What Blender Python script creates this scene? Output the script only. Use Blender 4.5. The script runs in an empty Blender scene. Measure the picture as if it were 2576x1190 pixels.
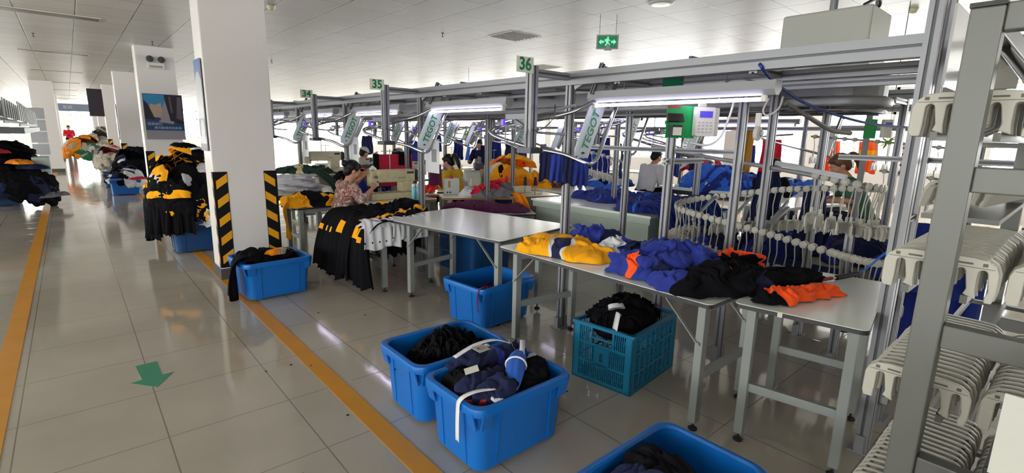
import bpy, bmesh, math, random
import numpy as np
from mathutils import Vector, Matrix, noise
PI = math.pi
S = bpy.context.scene
COL = S.collection
rnd = random.Random(7)

# ------------------------------------------------------------------ camera
F_PX, CAM_H = 1259.657, 1.58
yaw, pitch, roll = (math.radians(a) for a in (41.21944, 11.355217, 1.258932))
fw = Vector((math.sin(yaw) * math.cos(pitch), math.cos(yaw) * math.cos(pitch), -math.sin(pitch)))
r0 = Vector((math.cos(yaw), -math.sin(yaw), 0)); u0 = r0.cross(fw)
rt = r0 * math.cos(roll) + u0 * math.sin(roll); up = -r0 * math.sin(roll) + u0 * math.cos(roll)
cd = bpy.data.cameras.new('camera'); cam = bpy.data.objects.new('camera', cd); COL.objects.link(cam)
cd.sensor_width = 36; cd.lens = F_PX / 2576 * 36; cd.clip_start = 0.02; cd.clip_end = 300
cam.matrix_world = Matrix(((rt.x, up.x, -fw.x, 0), (rt.y, up.y, -fw.y, 0), (rt.z, up.z, -fw.z, CAM_H), (0, 0, 0, 1)))
S.camera = cam

# ------------------------------------------------------------------ materials
MATS = {}
def mat(name, col, rough=0.5, metal=0.0, spec=0.5, bump=0.0, bscale=40, var=0.0, emit=None, estr=0, alpha=1, trans=0, sheen=0, coat=0):
    if name in MATS: return MATS[name]
    m = bpy.data.materials.new(name); m.use_nodes = True; nt = m.node_tree; b = nt.nodes['Principled BSDF']
    if isinstance(col, str): col = hexc(col)
    c = (*col, 1)
    b.inputs['Base Color'].default_value = c
    b.inputs['Roughness'].default_value = rough; b.inputs['Metallic'].default_value = metal
    b.inputs['Specular IOR Level'].default_value = spec
    b.inputs['Alpha'].default_value = alpha; b.inputs['Transmission Weight'].default_value = trans
    if sheen: b.inputs['Sheen Weight'].default_value = sheen
    if coat: b.inputs['Coat Weight'].default_value = coat
    if emit: b.inputs['Emission Color'].default_value = (*emit, 1); b.inputs['Emission Strength'].default_value = estr
    if var or bump:
        tc = nt.nodes.new('ShaderNodeTexCoord'); n = nt.nodes.new('ShaderNodeTexNoise')
        n.inputs['Scale'].default_value = bscale; n.inputs['Detail'].default_value = 4
        nt.links.new(tc.outputs['Object'], n.inputs['Vector'])
        if var:
            mx = nt.nodes.new('ShaderNodeMix'); mx.data_type = 'RGBA'
            mx.inputs[6].default_value = tuple(max(0, v * (1 - var)) for v in col) + (1,)
            mx.inputs[7].default_value = tuple(min(1, v * (1 + var)) for v in col) + (1,)
            nt.links.new(n.outputs['Fac'], mx.inputs[0]); nt.links.new(mx.outputs[2], b.inputs['Base Color'])
        if bump:
            bp = nt.nodes.new('ShaderNodeBump'); bp.inputs['Strength'].default_value = bump; bp.inputs['Distance'].default_value = 0.004
            nt.links.new(n.outputs['Fac'], bp.inputs['Height']); nt.links.new(bp.outputs['Normal'], b.inputs['Normal'])
    MATS[name] = m
    return m
def hexc(h):
    h = h.lstrip('#'); v = [int(h[i:i + 2], 16) / 255 for i in (0, 2, 4)]
    return tuple(x / 12.92 if x <= 0.04045 else ((x + 0.055) / 1.055) ** 2.4 for x in v)

def cloth_mat(name, col, **k):
    return mat(name, col, rough=0.85, spec=k.pop('spec', 0.2), bump=0.15, bscale=220, sheen=k.pop('sheen', 0.06), **k)

ALU = mat('aluminium', (0.26, 0.265, 0.29), 0.42, 0.3, bump=0.03, bscale=15)
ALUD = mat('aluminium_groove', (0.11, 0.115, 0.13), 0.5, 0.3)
GREYP = mat('grey_painted_steel', hexc('8d9290'), 0.45, 0.1, var=0.05, bscale=9)
DGREY = mat('dark_grey_panel', hexc('66676c'), 0.5, 0.1)
CHROME = mat('chrome_tube', (0.5, 0.51, 0.54), 0.22, 1.0)
WHITEP = mat('white_plastic', hexc('d9d8cf'), 0.45, var=0.05, bscale=12)
HANG = mat('aged_white_plastic', hexc('b4b2a8'), 0.4, var=0.08, bscale=25, bump=0.05)
BLACKP = mat('black_rubber', (0.02, 0.02, 0.022), 0.5)
DKMET = mat('dark_metal', hexc('4a4c50'), 0.4, 0.6)
WALLW = mat('white_wall_paint', hexc('dedcd9'), 0.6, var=0.02, bscale=2)
BLUEP = mat('blue_tote_plastic', hexc('0866bc'), 0.33, spec=0.5, var=0.07, bscale=6, bump=0.04)
BLUED = mat('dark_blue_plastic', hexc('0b3d70'), 0.4, var=0.07, bscale=6)
TEALP = mat('teal_blue_crate_plastic', hexc('0f6d93'), 0.4, var=0.08, bscale=8)
TUBEW = mat('glowing_tube', (0.9, 0.9, 1), 0.3, emit=(0.78, 0.70, 1.0), estr=8)
CREAM = mat('cream_machine_enamel', hexc('c9c5a8'), 0.35, var=0.12, bscale=14)
MGREY = mat('grey_green_machine_enamel', hexc('a3a79b'), 0.35, var=0.12, bscale=18)
GREEN = mat('green_board', hexc('00964a'), 0.5)
GREEND = mat('dark_green_board', hexc('0c5c42'), 0.25)
SKIN = mat('skin', hexc('c08c74'), 0.55, var=0.06, bscale=20)
HAIRB = mat('black_hair', (0.006, 0.005, 0.006), 0.5, spec=0.25, bump=0.2, bscale=60)
HAIRBR = mat('brown_hair', hexc('5d3a22'), 0.5, var=0.3, bscale=30)
HAIRLT = mat('light_brown_hair', hexc('b0803c'), 0.5, var=0.3, bscale=30)
WOOD = mat('plywood_edge', hexc('a0713f'), 0.5, var=0.25, bscale=12)
BLK = cloth_mat('black_cloth', (0.006, 0.006, 0.008), sheen=0.0, spec=0.08)
YEL = cloth_mat('yellow_cloth', hexc('f6ab10'))
YEL2 = cloth_mat('orange_yellow_cloth', hexc('ef8c12'))
WHT = cloth_mat('white_cloth', hexc('cfd0d6'))
NAVY = cloth_mat('navy_cloth', hexc('1b2246'))
BLU = cloth_mat('royal_blue_cloth', hexc('2c3a92'))
BLU2 = cloth_mat('bright_blue_cloth', hexc('2f66c8'))
DBLU = cloth_mat('deep_blue_cloth', hexc('1f2f7c'))
ORG = cloth_mat('orange_cloth', hexc('ff5a1e'))
RED = cloth_mat('red_cloth', hexc('c01a34'))
PURP = cloth_mat('purple_cloth', hexc('5a2648'))
DGRN = cloth_mat('dark_green_cloth', hexc('1f3a2c'))
GRN = cloth_mat('green_cloth', hexc('2e6a4c'))
CREAMC = cloth_mat('cream_cloth', hexc('d8cfa0'))
BEIGE = cloth_mat('beige_cloth', hexc('a8a093'))
GRYC = cloth_mat('grey_cloth', hexc('6a6a70'))

# ------------------------------------------------------------------ mesh builder
class MB:
    def __init__(s): s.v = []; s.f = []; s.m = []
    def add(s, vs, fs, mi=0):
        n = len(s.v); s.v += [tuple(v) for v in vs]; s.f += [tuple(i + n for i in f) for f in fs]; s.m += [mi] * len(fs); return s
    def box(s, c, d, mi=0, rz=0, R=None):
        cx, cy, cz = c; hx, hy, hz = d[0] / 2, d[1] / 2, d[2] / 2
        M = R if R else Matrix.Rotation(rz, 3, 'Z')
        vs = []
        for z in (-hz, hz):
            for x, y in ((-hx, -hy), (hx, -hy), (hx, hy), (-hx, hy)):
                p = M @ Vector((x, y, z)); vs.append((p.x + cx, p.y + cy, p.z + cz))
        return s.add(vs, [(0, 3, 2, 1), (4, 5, 6, 7), (0, 1, 5, 4), (1, 2, 6, 5), (2, 3, 7, 6), (3, 0, 4, 7)], mi)
    def bb(s, x0, x1, y0, y1, z0, z1, mi=0):
        return s.box(((x0 + x1) / 2, (y0 + y1) / 2, (z0 + z1) / 2), (abs(x1 - x0), abs(y1 - y0), abs(z1 - z0)), mi)
    def frame(s, a, b):
        d = (b - a).normalized(); h = Vector((0, 0, 1)) if abs(d.z) < 0.95 else Vector((1, 0, 0))
        x = d.cross(h).normalized(); y = x.cross(d).normalized(); return d, x, y
    def bar(s, a, b, w, h, mi=0):
        a = Vector(a); b = Vector(b); d, x, y = s.frame(a, b); vs = []
        for p in (a, b):
            for sx, sy in ((-1, -1), (1, -1), (1, 1), (-1, 1)): vs.append(p + x * (sx * w / 2) + y * (sy * h / 2))
        return s.add(vs, [(0, 3, 2, 1), (4, 5, 6, 7), (0, 1, 5, 4), (1, 2, 6, 5), (2, 3, 7, 6), (3, 0, 4, 7)], mi)
    def profile(s, a, b, w=0.06, h=None, g=0.014, mi=0, md=1):
        """extruded aluminium section with a groove in every face"""
        h = h or w; a = Vector(a); b = Vector(b); d, x, y = s.frame(a, b)
        def ring(p):
            W, H, G = w / 2, h / 2, g / 2; D = 0.008; o = []
            pts = [(-W, -H), (-G, -H), (-G, -H + D), (G, -H + D), (G, -H), (W, -H), (W, -G), (W - D, -G), (W - D, G), (W, G), (W, H), (G, H), (G, H - D), (-G, H - D), (-G, H), (-W, H), (-W, G), (-W + D, G), (-W + D, -G), (-W, -G)]
            return [p + x * q[0] + y * q[1] for q in pts]
        r1, r2 = ring(a), ring(b); n = len(r1); k = len(s.v)
        s.v += [tuple(v) for v in r1 + r2]
        for i in range(n):
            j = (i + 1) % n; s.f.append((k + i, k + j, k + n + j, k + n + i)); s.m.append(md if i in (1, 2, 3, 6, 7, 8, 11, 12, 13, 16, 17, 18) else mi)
        s.f.append(tuple(k + i for i in reversed(range(n)))); s.m.append(mi)
        s.f.append(tuple(k + n + i for i in range(n))); s.m.append(mi)
        return s
    def cyl(s, a, b, r, n=16, r2=None, mi=0, caps=True):
        a = Vector(a); b = Vector(b); r2 = r if r2 is None else r2; d, x, y = s.frame(a, b); vs = []
        for p, q in ((a, r), (b, r2)):
            for i in range(n): t = 2 * PI * i / n; vs.append(p + x * (q * math.cos(t)) + y * (q * math.sin(t)))
        fs = [(i, (i + 1) % n, n + (i + 1) % n, n + i) for i in range(n)]
        if caps: fs += [tuple(reversed(range(n))), tuple(range(n, 2 * n))]
        return s.add(vs, fs, mi)
    def tube(s, pts, r, n=8, closed=False, mi=0, rr=None, flat=1.0):
        P = [Vector(p) for p in pts]; N = len(P); k = len(s.v); pr = None
        for i, p in enumerate(P):
            if closed: d = (P[(i + 1) % N] - P[i - 1])
            else: d = P[min(i + 1, N - 1)] - P[max(i - 1, 0)]
            d = d.normalized() if d.length > 1e-9 else Vector((0, 0, 1))
            if pr is None:
                h = Vector((0, 0, 1)) if abs(d.z) < 0.9 else Vector((1, 0, 0)); x = d.cross(h).normalized()
            else:
                x = (pr - d * pr.dot(d)); x = x.normalized() if x.length > 1e-6 else d.orthogonal().normalized()
            pr = x; y = x.cross(d); q = rr[i] if rr else r
            for j in range(n): t = 2 * PI * j / n; s.v.append(tuple(p + x * (q * math.cos(t)) + y * (q * flat * math.sin(t))))
        M = N if closed else N - 1
        for i in range(M):
            a = k + i * n; b = k + ((i + 1) % N) * n
            for j in range(n): s.f.append((a + j, a + (j + 1) % n, b + (j + 1) % n, b + j)); s.m.append(mi)
        if not closed:
            s.f.append(tuple(k + j for j in reversed(range(n)))); s.m.append(mi)
            s.f.append(tuple(k + (N - 1) * n + j for j in range(n))); s.m.append(mi)
        return s
    def lathe(s, prof, c=(0, 0, 0), n=24, mi=0, axis='Z'):
        k = len(s.v)
        for r, z in prof:
            for j in range(n):
                t = 2 * PI * j / n; x, y, w = r * math.cos(t), r * math.sin(t), z
                if axis == 'X': x, y, w = w, x, y
                elif axis == 'Y': x, y, w = y, w, x
                s.v.append((x + c[0], y + c[1], w + c[2]))
        for i in range(len(prof) - 1):
            for j in range(n): s.f.append((k + i * n + j, k + i * n + (j + 1) % n, k + (i + 1) * n + (j + 1) % n, k + (i + 1) * n + j)); s.m.append(mi)
        if prof[0][0] > 1e-5: s.f.append(tuple(k + j for j in reversed(range(n)))); s.m.append(mi)
        if prof[-1][0] > 1e-5: s.f.append(tuple(k + (len(prof) - 1) * n + j for j in range(n))); s.m.append(mi)
        return s
    def ball(s, c, r, n=16, m=10, mi=0, sc=(1, 1, 1), R=None):
        k = len(s.v); c = Vector(c)
        for i in range(m + 1):
            p = PI * i / m
            for j in range(n):
                t = 2 * PI * j / n; q = Vector((r * math.sin(p) * math.cos(t) * sc[0], r * math.sin(p) * math.sin(t) * sc[1], r * math.cos(p) * sc[2]))
                if R: q = R @ q
                s.v.append(tuple(c + q))
        for i in range(m):
            for j in range(n): s.f.append((k + i * n + j, k + (i + 1) * n + j, k + (i + 1) * n + (j + 1) % n, k + i * n + (j + 1) % n)); s.m.append(mi)
        return s
    def prism(s, poly, o, ux, uy, th, mi=0):
        """flat outline poly (2D) in plane o+ux*a+uy*b, given thickness th along normal"""
        o = Vector(o); ux = Vector(ux).normalized(); uy = Vector(uy).normalized(); nn = ux.cross(uy).normalized() * th
        a = [o + ux * p[0] + uy * p[1] for p in poly]; b = [p + nn for p in a]; n = len(a)
        fs = [tuple(reversed(range(n))), tuple(range(n, 2 * n))] + [(i, (i + 1) % n, n + (i + 1) % n, n + i) for i in range(n)]
        return s.add(a + b, fs, mi)
    def loft(s, rings, mi=0, closed=True, cap0=False, cap1=False):
        n = len(rings[0]); k = len(s.v)
        for r in rings: s.v += [tuple(p) for p in r]
        for i in range(len(rings) - 1):
            for j in range(n if closed else n - 1):
                a = k + i * n; b = a + n; s.f.append((a + j, a + (j + 1) % n, b + (j + 1) % n, b + j)); s.m.append(mi)
        if cap0: s.f.append(tuple(k + j for j in reversed(range(n)))); s.m.append(mi)
        if cap1: s.f.append(tuple(k + (len(rings) - 1) * n + j for j in range(n))); s.m.append(mi)
        return s
    def build(s, name, mats, parent=None, smooth=False, bevel=0, world=False, loc=None, rz=0, sub=0, solid=0, auto=True):
        me = bpy.data.meshes.new(name); me.from_pydata(s.v, [], s.f)
        if not isinstance(mats, (list, tuple)): mats = [mats]
        for m in mats: me.materials.append(m)
        mm = len(mats) - 1
        me.polygons.foreach_set('material_index', [min(i, mm) for i in s.m])
        bm = bmesh.new(); bm.from_mesh(me); bmesh.ops.recalc_face_normals(bm, faces=bm.faces); bm.to_mesh(me); bm.free()
        if smooth:
            me.polygons.foreach_set('use_smooth', [True] * len(me.polygons))
            if auto: me.set_sharp_from_angle(angle=math.radians(40))
        me.update()
        o = bpy.data.objects.new(name, me); COL.objects.link(o)
        if parent is not None:
            o.parent = parent
            if world: o.matrix_parent_inverse = parent_world(parent).inverted()
        if loc is not None: o.location = loc
        if rz: o.rotation_euler = (0, 0, rz)
        if bevel:
            b = o.modifiers.new('bevel', 'BEVEL'); b.width = bevel; b.segments = 2; b.limit_method = 'ANGLE'
        if solid: q = o.modifiers.new('solid', 'SOLIDIFY'); q.thickness = solid; q.offset = 0
        if sub: q = o.modifiers.new('sub', 'SUBSURF'); q.levels = sub; q.render_levels = sub
        return o
def parent_world(o):
    M = o.matrix_basis.copy()
    if o.parent: M = parent_world(o.parent) @ o.matrix_parent_inverse @ M
    return M
def tag(o, label=None, cat=None, group=None, kind=None):
    if label: o['label'] = label
    if cat: o['category'] = cat
    if group: o['group'] = group
    if kind: o['kind'] = kind
    return o
def thing(name, label, cat, loc=(0, 0, 0), rz=0, group=None):
    o = bpy.data.objects.new(name, None); COL.objects.link(o); o.location = loc; o.rotation_euler = (0, 0, rz)
    o.empty_display_size = 0.1
    return tag(o, label, cat, group)
KIDS = {}
def kids(o): return [c for c in bpy.data.objects if c.parent is o]
def copy_tree(o, parent=None, tree=None):
    """copy a thing with copies of its parts and sub-parts"""
    if tree is None: tree = snapshot(o)
    src, chs = tree
    c = src.copy(); COL.objects.link(c)
    if parent is not None:
        mi = src.matrix_parent_inverse.copy(); c.parent = parent; c.matrix_parent_inverse = mi
    for t in chs: copy_tree(None, c, t)
    return c
def snapshot(o): return (o, [snapshot(c) for c in kids(o)])
def place(tree, loc, rz=None, label=None, group=None):
    c = copy_tree(None, None, tree); c.location = loc
    if rz is not None: c.rotation_euler = (0, 0, rz)
    if label: c['label'] = label
    if group: c['group'] = group
    return c
def struct(name, mb, mats, **k):
    o = mb.build(name, mats, **k); o['kind'] = 'structure'; return o
def rrect(w, l, r, n=5, cx=0, cy=0, z=0):
    pts = []
    for qx, qy, a0 in ((1, 1, 0), (-1, 1, 90), (-1, -1, 180), (1, -1, 270)):
        for i in range(n + 1):
            a = math.radians(a0 + 90 * i / n); pts.append((cx + qx * (w / 2 - r) + r * math.cos(a), cy + qy * (l / 2 - r) + r * math.sin(a), z))
    return pts
def text(name, s, size, parent, M, m, ext=0.001, align='CENTER', bold=0):
    cu = bpy.data.curves.new(name, 'FONT'); cu.body = s; cu.size = size; cu.offset = bold; cu.extrude = ext; cu.align_x = align; cu.align_y = 'CENTER'
    cu.materials.append(m)
    t = bpy.data.objects.new(name, cu); COL.objects.link(t)
    dg = bpy.context.evaluated_depsgraph_get(); dg.update()
    me = bpy.data.meshes.new_from_object(t.evaluated_get(dg)); bpy.data.objects.remove(t)
    o = bpy.data.objects.new(name, me); COL.objects.link(o)
    if not me.materials: me.materials.append(m)
    o.parent = parent
    o.matrix_basis = (parent_world(parent).inverted() @ M) if parent else M
    return o
def basis(o, x, y):
    x = Vector(x).normalized(); y = Vector(y); y = (y - x * x.dot(y)).normalized(); z = x.cross(y)
    return Matrix(((x.x, y.x, z.x, o[0]), (x.y, y.y, z.y, o[1]), (x.z, y.z, z.z, o[2]), (0, 0, 0, 1)))
def bez(pts, n=8, closed=False):
    """Catmull-Rom through the points"""
    P = [Vector(p) for p in pts]; out = []; N = len(P)
    for i in range(N if closed else N - 1):
        g = (lambda k: P[k % N]) if closed else (lambda k: P[max(0, min(N - 1, k))])
        p0, p1, p2, p3 = g(i - 1), g(i), g(i + 1), g(i + 2)
        for j in range(n):
            t = j / n; out.append(0.5 * ((2 * p1) + (p2 - p0) * t + (2 * p0 - 5 * p1 + 4 * p2 - p3) * t * t + (3 * p1 - p0 - 3 * p2 + p3) * t ** 3))
    if not closed: out.append(P[-1])
    return out
# ------------------------------------------------------------------ the setting
X0, X1, Y0, Y1, HC = -9.0, 15.0, -5.0, 45.0, 3.07
def floor_material():
    m = bpy.data.materials.new('polished_floor_tiles'); m.use_nodes = True; nt = m.node_tree; N = nt.nodes; L = nt.links; b = N['Principled BSDF']
    tc = N.new('ShaderNodeTexCoord'); sx = N.new('ShaderNodeSeparateXYZ'); L.new(tc.outputs['Object'], sx.inputs[0])
    def M(op, a, v=None, c=None):
        q = N.new('ShaderNodeMath'); q.operation = op
        for i, x in enumerate((a, v, c)):
            if x is None: continue
            if isinstance(x, (int, float)): q.inputs[i].default_value = x
            else: L.new(x, q.inputs[i])
        return q.outputs[0]
    def joint(ax, off):
        a = M('SUBTRACT', sx.outputs[ax], off); a = M('DIVIDE', a, 0.6); a = M('FRACT', a); a = M('SUBTRACT', a, 0.5); a = M('ABSOLUTE', a); a = M('SUBTRACT', 0.5, a)
        return M('SMOOTH_MIN', a, 0.02, 0.0) if False else M('MULTIPLY', M('SUBTRACT', 0.0075, a), 200.0)
    g = M('MAXIMUM', joint('X', 0.22), M('MULTIPLY', joint('Y', 0.53), 0.7)); cl = N.new('ShaderNodeClamp'); L.new(g, cl.inputs[0])
    n = N.new('ShaderNodeTexNoise'); n.inputs['Scale'].default_value = 0.9; n.inputs['Detail'].default_value = 6; L.new(tc.outputs['Object'], n.inputs['Vector'])
    cr = N.new('ShaderNodeValToRGB'); cr.color_ramp.elements[0].color = (0.365, 0.33, 0.275, 1); cr.color_ramp.elements[1].color = (0.475, 0.435, 0.37, 1)
    cr.color_ramp.elements[0].position = 0.3; cr.color_ramp.elements[1].position = 0.7
    L.new(n.outputs['Fac'], cr.inputs[0])
    mx = N.new('ShaderNodeMix'); mx.data_type = 'RGBA'; mx.inputs[7].default_value = (0.10, 0.088, 0.07, 1); L.new(M('MULTIPLY', cl.outputs[0], 0.75), mx.inputs[0]); L.new(cr.outputs[0], mx.inputs[6])
    L.new(mx.outputs[2], b.inputs['Base Color'])
    n2 = N.new('ShaderNodeTexNoise'); n2.inputs['Scale'].default_value = 3; n2.inputs['Detail'].default_value = 5; L.new(tc.outputs['Object'], n2.inputs['Vector'])
    L.new(M('ADD', M('MULTIPLY', n2.outputs['Fac'], 0.14), 0.02), b.inputs['Roughness'])
    b.inputs['Specular IOR Level'].default_value = 0.75
    bp = N.new('ShaderNodeBump'); bp.inputs['Strength'].default_value = 0.06; bp.inputs['Distance'].default_value = 0.01
    n3 = N.new('ShaderNodeTexNoise'); n3.inputs['Scale'].default_value = 5; L.new(tc.outputs['Object'], n3.inputs['Vector'])
    L.new(M('SUBTRACT', n3.outputs['Fac'], cl.outputs[0]), bp.inputs['Height']); L.new(bp.outputs['Normal'], b.inputs['Normal'])
    return m
def ceiling_material():
    m = bpy.data.materials.new('ceiling_panels'); m.use_nodes = True; nt = m.node_tree; N = nt.nodes; L = nt.links; b = N['Principled BSDF']
    tc = N.new('ShaderNodeTexCoord'); sx = N.new('ShaderNodeSeparateXYZ'); L.new(tc.outputs['Object'], sx.inputs[0])
    def M(op, a, v=None):
        q = N.new('ShaderNodeMath'); q.operation = op
        for i, x in enumerate((a, v)):
            if x is None: continue
            if isinstance(x, (int, float)): q.inputs[i].default_value = x
            else: L.new(x, q.inputs[i])
        return q.outputs[0]
    def fr(ax, off):
        a = M('DIVIDE', M('SUBTRACT', sx.outputs[ax], off), 0.6); a = M('FRACT', a); return M('SUBTRACT', 0.5, M('ABSOLUTE', M('SUBTRACT', a, 0.5)))
    wob = N.new('ShaderNodeTexNoise'); wob.inputs['Scale'].default_value = 1.3; L.new(tc.outputs['Object'], wob.inputs['Vector'])
    dx = M('MULTIPLY', M('SUBTRACT', M('ADD', 0.008, M('MULTIPLY', wob.outputs['Fac'], 0.016)), fr('X', 0.25)), 160)
    dy = M('MULTIPLY', M('SUBTRACT', M('ADD', 0.004, M('MULTIPLY', wob.outputs['Fac'], 0.016)), fr('Y', 0.155)), 160)
    g = M('MAXIMUM', dx, M('MULTIPLY', dy, 0.8)); cl = N.new('ShaderNodeClamp'); L.new(g, cl.inputs[0])
    # every panel a slightly different white
    wn = N.new('ShaderNodeTexWhiteNoise'); wn.noise_dimensions = '2D'; cb = N.new('ShaderNodeCombineXYZ')
    L.new(M('FLOOR', M('DIVIDE', M('SUBTRACT', sx.outputs['X'], 0.25), 0.6)), cb.inputs[0]); L.new(M('FLOOR', M('DIVIDE', M('SUBTRACT', sx.outputs['Y'], 0.155), 0.6)), cb.inputs[1]); L.new(cb.outputs[0], wn.inputs['Vector'])
    mx0 = N.new('ShaderNodeMix'); mx0.data_type = 'RGBA'; mx0.inputs[6].default_value = (0.63, 0.62, 0.585, 1); mx0.inputs[7].default_value = (0.70, 0.69, 0.66, 1); L.new(wn.outputs['Value'], mx0.inputs[0])
    mx = N.new('ShaderNodeMix'); mx.data_type = 'RGBA'; mx.inputs[7].default_value = (0.16, 0.15, 0.135, 1); L.new(M('MULTIPLY', cl.outputs[0], 0.95), mx.inputs[0]); L.new(mx0.outputs[2], mx.inputs[6])
    L.new(mx.outputs[2], b.inputs['Base Color']); b.inputs['Roughness'].default_value = 0.42; b.inputs['Specular IOR Level'].default_value = 0.4
    bp = N.new('ShaderNodeBump'); bp.inputs['Strength'].default_value = 0.5; bp.inputs['Distance'].default_value = 0.01
    L.new(M('MULTIPLY', cl.outputs[0], -1.0), bp.inputs['Height']); L.new(bp.outputs['Normal'], b.inputs['Normal'])
    return m
struct('floor', MB().bb(X0, X1, Y0, Y1, -0.1, 0), floor_material())
struct('ceiling', MB().bb(X0, X1, Y0, Y1, HC, HC + 0.1), ceiling_material())
GLASS = bpy.data.materials.new('window_glass'); GLASS.use_nodes = True
_n = GLASS.node_tree; _n.nodes.clear(); _o = _n.nodes.new('ShaderNodeOutputMaterial'); _t = _n.nodes.new('ShaderNodeBsdfTransparent'); _g = _n.nodes.new('ShaderNodeBsdfGlossy'); _g.inputs['Roughness'].default_value = 0.02
_t.inputs[0].default_value = (0.95, 0.97, 0.97, 1); _f = _n.nodes.new('ShaderNodeFresnel'); _m = _n.nodes.new('ShaderNodeMixShader')
_m.inputs[0].default_value = 0.04; _n.links.new(_t.outputs[0], _m.inputs[1]); _n.links.new(_g.outputs[0], _m.inputs[2]); _n.links.new(_m.outputs[0], _o.inputs[0])
FRAMEM = mat('window_frame_white', hexc('c9cbcc'), 0.4)
WINN = [0]
def wall(side, axis, pos, a0, a1, zb, zt, bay, pier, inward):
    """a wall of window bays: piers, parapet, lintel; each bay is a window with frame and glass"""
    mb = MB(); th = 0.25
    def bx(u0, u1, z0, z1):
        if axis == 'X': mb.bb(min(pos, pos - inward * th), max(pos, pos - inward * th), u0, u1, z0, z1)
        else: mb.bb(u0, u1, min(pos, pos - inward * th), max(pos, pos - inward * th), z0, z1)
    bx(a0, a1, 0, zb); bx(a0, a1, zt, HC)
    n = max(1, round((a1 - a0) / bay)); w = (a1 - a0) / n
    for i in range(n + 1):
        u = a0 + i * w; bx(max(a0, u - pier / 2), min(a1, u + pier / 2), zb, zt)
    struct('wall_' + side, mb, WALLW)
    for i in range(n):
        u0 = a0 + i * w + pier / 2; u1 = a0 + (i + 1) * w - pier / 2; WINN[0] += 1
        fr = MB(); gl = MB(); q = pos - inward * 0.12
        def fb(u_0, u_1, z0, z1, t=0.06, tgt=fr):
            if axis == 'X': tgt.bb(q - t / 2, q + t / 2, u_0, u_1, z0, z1)
            else: tgt.bb(u_0, u_1, q - t / 2, q + t / 2, z0, z1)
        for k in range(3): c = u0 + (u1 - u0) * k / 2; fb(max(u0, c - 0.03), min(u1, c + 0.03), zb, zt)
        for z in (zb, zb + (zt - zb) * 0.68, zt - 0.06): fb(u0, u1, z, z + 0.06)
        g = bpy.data.objects.new('window_%d' % WINN[0], None); COL.objects.link(g); g['kind'] = 'structure'
        fb(u0, u1, zb, zt, 0.008, gl)
        o = fr.build('window_frame', FRAMEM, g); o = gl.build('window_pane', GLASS, g)
        ld = bpy.data.lights.new('daylight_portal', 'AREA'); ld.shape = 'RECTANGLE'; ld.size = u1 - u0; ld.size_y = zt - zb; ld.cycles.is_portal = True
        lo = bpy.data.objects.new('daylight_portal', ld); COL.objects.link(lo)
        p = pos - inward * 0.2; c = (u0 + u1) / 2; zc = (zb + zt) / 2
        if axis == 'X': lo.location = (p, c, zc); lo.rotation_euler = (PI / 2, 0, PI / 2 if inward > 0 else -PI / 2); lo.rotation_euler = (math.radians(90), 0, math.radians(-90 if inward > 0 else 90))
        else: lo.location = (c, p, zc); lo.rotation_euler = (math.radians(90), 0, math.radians(0 if inward > 0 else 180))
wall('right', 'X', X1, Y0, Y1, 0.95, 2.92, 3.35, 0.35, -1)
wall('left', 'X', X0, Y0, Y1, 0.95, 2.92, 6.0, 1.6, 1)
wall('far', 'Y', Y1, X0, X1, 0.9, 2.92, 3.0, 0.5, -1)
wall('near', 'Y', Y0, X0, -1.8, 0.95, 2.92, 3.6, 1.1, 1)  # unseen behind the camera; these windows are added as fill light
struct('wall_near_right', MB().bb(-1.8, X1, Y0 - .25, Y0, 0, HC), WALLW)  # unseen, kept windowless to hold back light from behind the camera

W = bpy.data.worlds.new('sky'); S.world = W; W.use_nodes = True; bg = W.node_tree.nodes['Background']
bg.inputs[0].default_value = (1.0, 0.965, 0.925, 1); bg.inputs[1].default_value = 9.0
S.view_settings.view_transform = 'Standard'; S.view_settings.look = 'None'; S.view_settings.gamma = 1; S.view_settings.use_curve_mapping = False
S.view_settings.exposure = 0.78
S.cycles.max_bounces = 8; S.cycles.diffuse_bounces = 5; S.cycles.glossy_bounces = 4; S.cycles.transparent_max_bounces = 12; S.cycles.caustics_reflective = False; S.cycles.caustics_refractive = False
S.cycles.sample_clamp_indirect = 8; S.cycles.use_denoising = True

# floor markings
YLINE = mat('yellow_floor_tape', hexc('c98a16'), 0.4, var=0.12, bscale=5)
tag(MB().bb(-0.535, -0.425, -4, 30, 0, 0.0025).build('floor_line', YLINE), 'yellow line on the floor along the far left of the aisle', 'floor line')
tag(MB().bb(1.055, 1.165, -4, 34, 0, 0.0025).build('floor_line', YLINE), 'yellow line on the floor running past the pillars and blue bins', 'floor line')
ar = MB().prism([(-.07, .22), (.05, .22), (.05, -.04), (.115, -.03), (.005, -.21), (-.115, -.05), (-.055, -.04)], (0, 0, 0), (1, 0, 0), (0, 1, 0), 0.002)
a_ = ar.build('floor_arrow', mat('green_arrow_sticker', hexc('2f8a6c'), 0.35), loc=(0.235, 3.8, 0.0)); tag(a_, 'green arrow sticker on the aisle floor pointing toward the viewer', 'arrow')

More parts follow.
